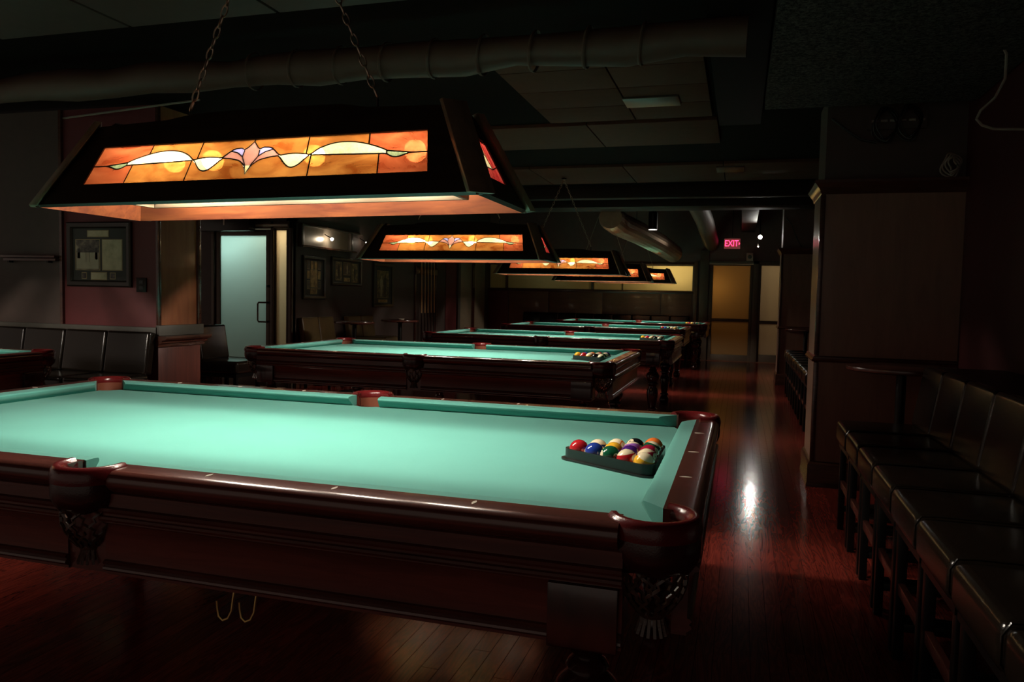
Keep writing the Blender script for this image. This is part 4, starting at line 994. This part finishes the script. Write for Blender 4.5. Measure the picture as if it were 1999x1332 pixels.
# ducts
def rib_tube(path, r, ribs, amp, seg=20):
    P = [Vector(p) for p in path]; tot = sum((P[i + 1] - P[i]).length for i in range(len(P) - 1)); N = ribs * 2; out = []; rad = []
    for k in range(N + 1):
        s = tot * k / N; i = 0
        while i < len(P) - 2 and s > (P[i + 1] - P[i]).length: s -= (P[i + 1] - P[i]).length; i += 1
        out.append(P[i].lerp(P[i + 1], min(1, s / (P[i + 1] - P[i]).length))); rad.append(r + (amp if k % 2 else 0))
    return MB().tube(out, rad, seg)
dk = rib_tube([(-.42, 9.12, 2.44), (-.405, 9.8, 2.41), (-.23, 10.9, 2.36), (-.04, 12.2, 2.28), (.10, 13.9, 2.20)], .165, 46, .024).build('flex_duct', 'duct', angle=12); tag(dk, 'ribbed flexible air duct sloping down behind the third lamp', 'duct', 'ceiling ducts')
dk = rib_tube([(.74, 9.42, 2.78), (.80, 11.6, 2.64), (.84, 14.2, 2.42)], .15, 24, .006).build('flex_duct', 'wrap', angle=40); tag(dk, 'smooth round air duct running towards the exit sign', 'duct', 'ceiling ducts')
dk = MB().box(1.42, 1.68, 9.42, 14.3, 2.66, 2.95).build('square_duct', 'beam', bevel=.01); tag(dk, 'square dark duct above the spot lamp', 'duct', 'ceiling ducts')
# wrapped duct across the ceiling near the camera
pth = [(-3.6 + i * .28, 1.62 + .012 * math.sin(i * 1.7), 2.47 + .008 * math.sin(i * 2.3)) for i in range(19)]
rad = [.085 + .010 * math.sin(i * 2.1) + .006 * math.sin(i * 5.3) for i in range(19)]
dk = MB().tube(pth, rad, 18).build('wrapped_duct', 'wrap', angle=60); tag(dk, 'lumpy wrapped pipe crossing under the ceiling at the top', 'duct', 'ceiling ducts')
for i in range(9):
    x_ = -1.2 + i * .27; MB().lathe([(.100, -.008), (.103, 0), (.100, .008)], seg=18, caps=False).build('wrap_seam', 'wrap', dk).matrix_local = Matrix.Translation((x_, 1.62, 2.47)) @ Matrix.Rotation(PI / 2 + .15, 4, 'Y')
pp = MB().tube([(-5, 2.9, 2.56), (-2.2, 2.4, 2.56)], .008, 6).build('conduit', 'cable_g'); tag(pp, 'thin pale conduit on the ceiling at upper left', 'conduit')
# reflective plates on the ceiling
M['plate'] = plain('plate_metal', (.10, .085, .07), .3, .5)
pl_ = tag(MB().box(.62, 1.00, 3.20, 3.45, 2.615, 2.63).build('ceiling_plate', 'plate', bevel=.004), 'shiny rectangular ceiling plate among the pale panels', 'ceiling plate')
pl2 = tag(MB().box(1.16, 1.44, 6.10, 6.42, 2.615, 2.63).build('ceiling_plate', 'plate', bevel=.004), 'dull rectangular ceiling plate near the top of the big column', 'ceiling plate')
# cables above the big column
def loop_cable(name, cx, cz, rx, rz, y_, mat, lab, n=3):
    e_ = empty(name, (cx, y_, cz))
    for k in range(n):
        P = [((rx - .012 * k) * math.cos(a) + .01 * math.sin(3 * a + k), -.012 * k + .01 * math.sin(2 * a), (rz - .010 * k) * math.sin(a)) for a in [2 * PI * i / 24 for i in range(24)]]
        MB().tube(P, .0055, 6, True).build('cable', mat, e_)
    return tag(e_, lab, 'cable coil', 'cable loops above the big column')
loop_cable('cable_loop', 2.31, 2.40, .075, .115, 3.34, 'cable', 'left black cable loop hanging above the big column')
loop_cable('cable_loop', 2.45, 2.41, .070, .115, 3.34, 'cable', 'right black cable loop hanging above the big column')
loop_cable('cable_coil', 2.70, 2.13, .055, .075, 3.33, 'cable_g', 'small grey cable coil resting on the crown of the big column', 4)
ter = empty('terminal_strip', (2.38, 3.395, 2.43)); MB().box(-.17, .18, -.02, 0, -.05, .05).build('back_plate', 'wall_d', ter)
for k in range(6): MB().box(-.15 + k * .055, -.11 + k * .055, -.032, -.02, -.004, .010).build('terminal', 'cable_g', ter)
tag(ter, 'cable terminal strip behind the black loops above the big column', 'terminal strip')
sw = MB().tube([(1.99, 3.36, 2.46), (2.08, 3.35, 2.38), (2.17, 3.34, 2.31), (2.26, 3.34, 2.29)], .008, 6).build('cable_run', 'cable'); tag(sw, 'thick black cable drooping left of the cable loops', 'cable')
hc = MB().tube([(2.62, 2.2, 2.56), (2.66, 2.2, 2.48), (2.66, 2.2, 2.36), (2.62, 2.2, 2.27), (2.56, 2.2, 2.21), (2.545, 2.2, 2.17), (2.57, 2.2, 2.14), (2.62, 2.2, 2.12), (2.795, 2.2, 2.11)], .007, 6).build('hanging_cable', 'cable_g'); tag(hc, 'pale cable curling down at the upper right edge', 'cable')
sw2 = MB().tube([(2.06, 9.99, 2.50), (2.14, 9.99, 2.40), (2.20, 9.99, 2.24), (2.27, 9.99, 2.10), (2.30, 9.98, 2.07)], .006, 6).build('cable_run', 'cable'); tag(sw2, 'thin black cable hanging on the far column head', 'cable')
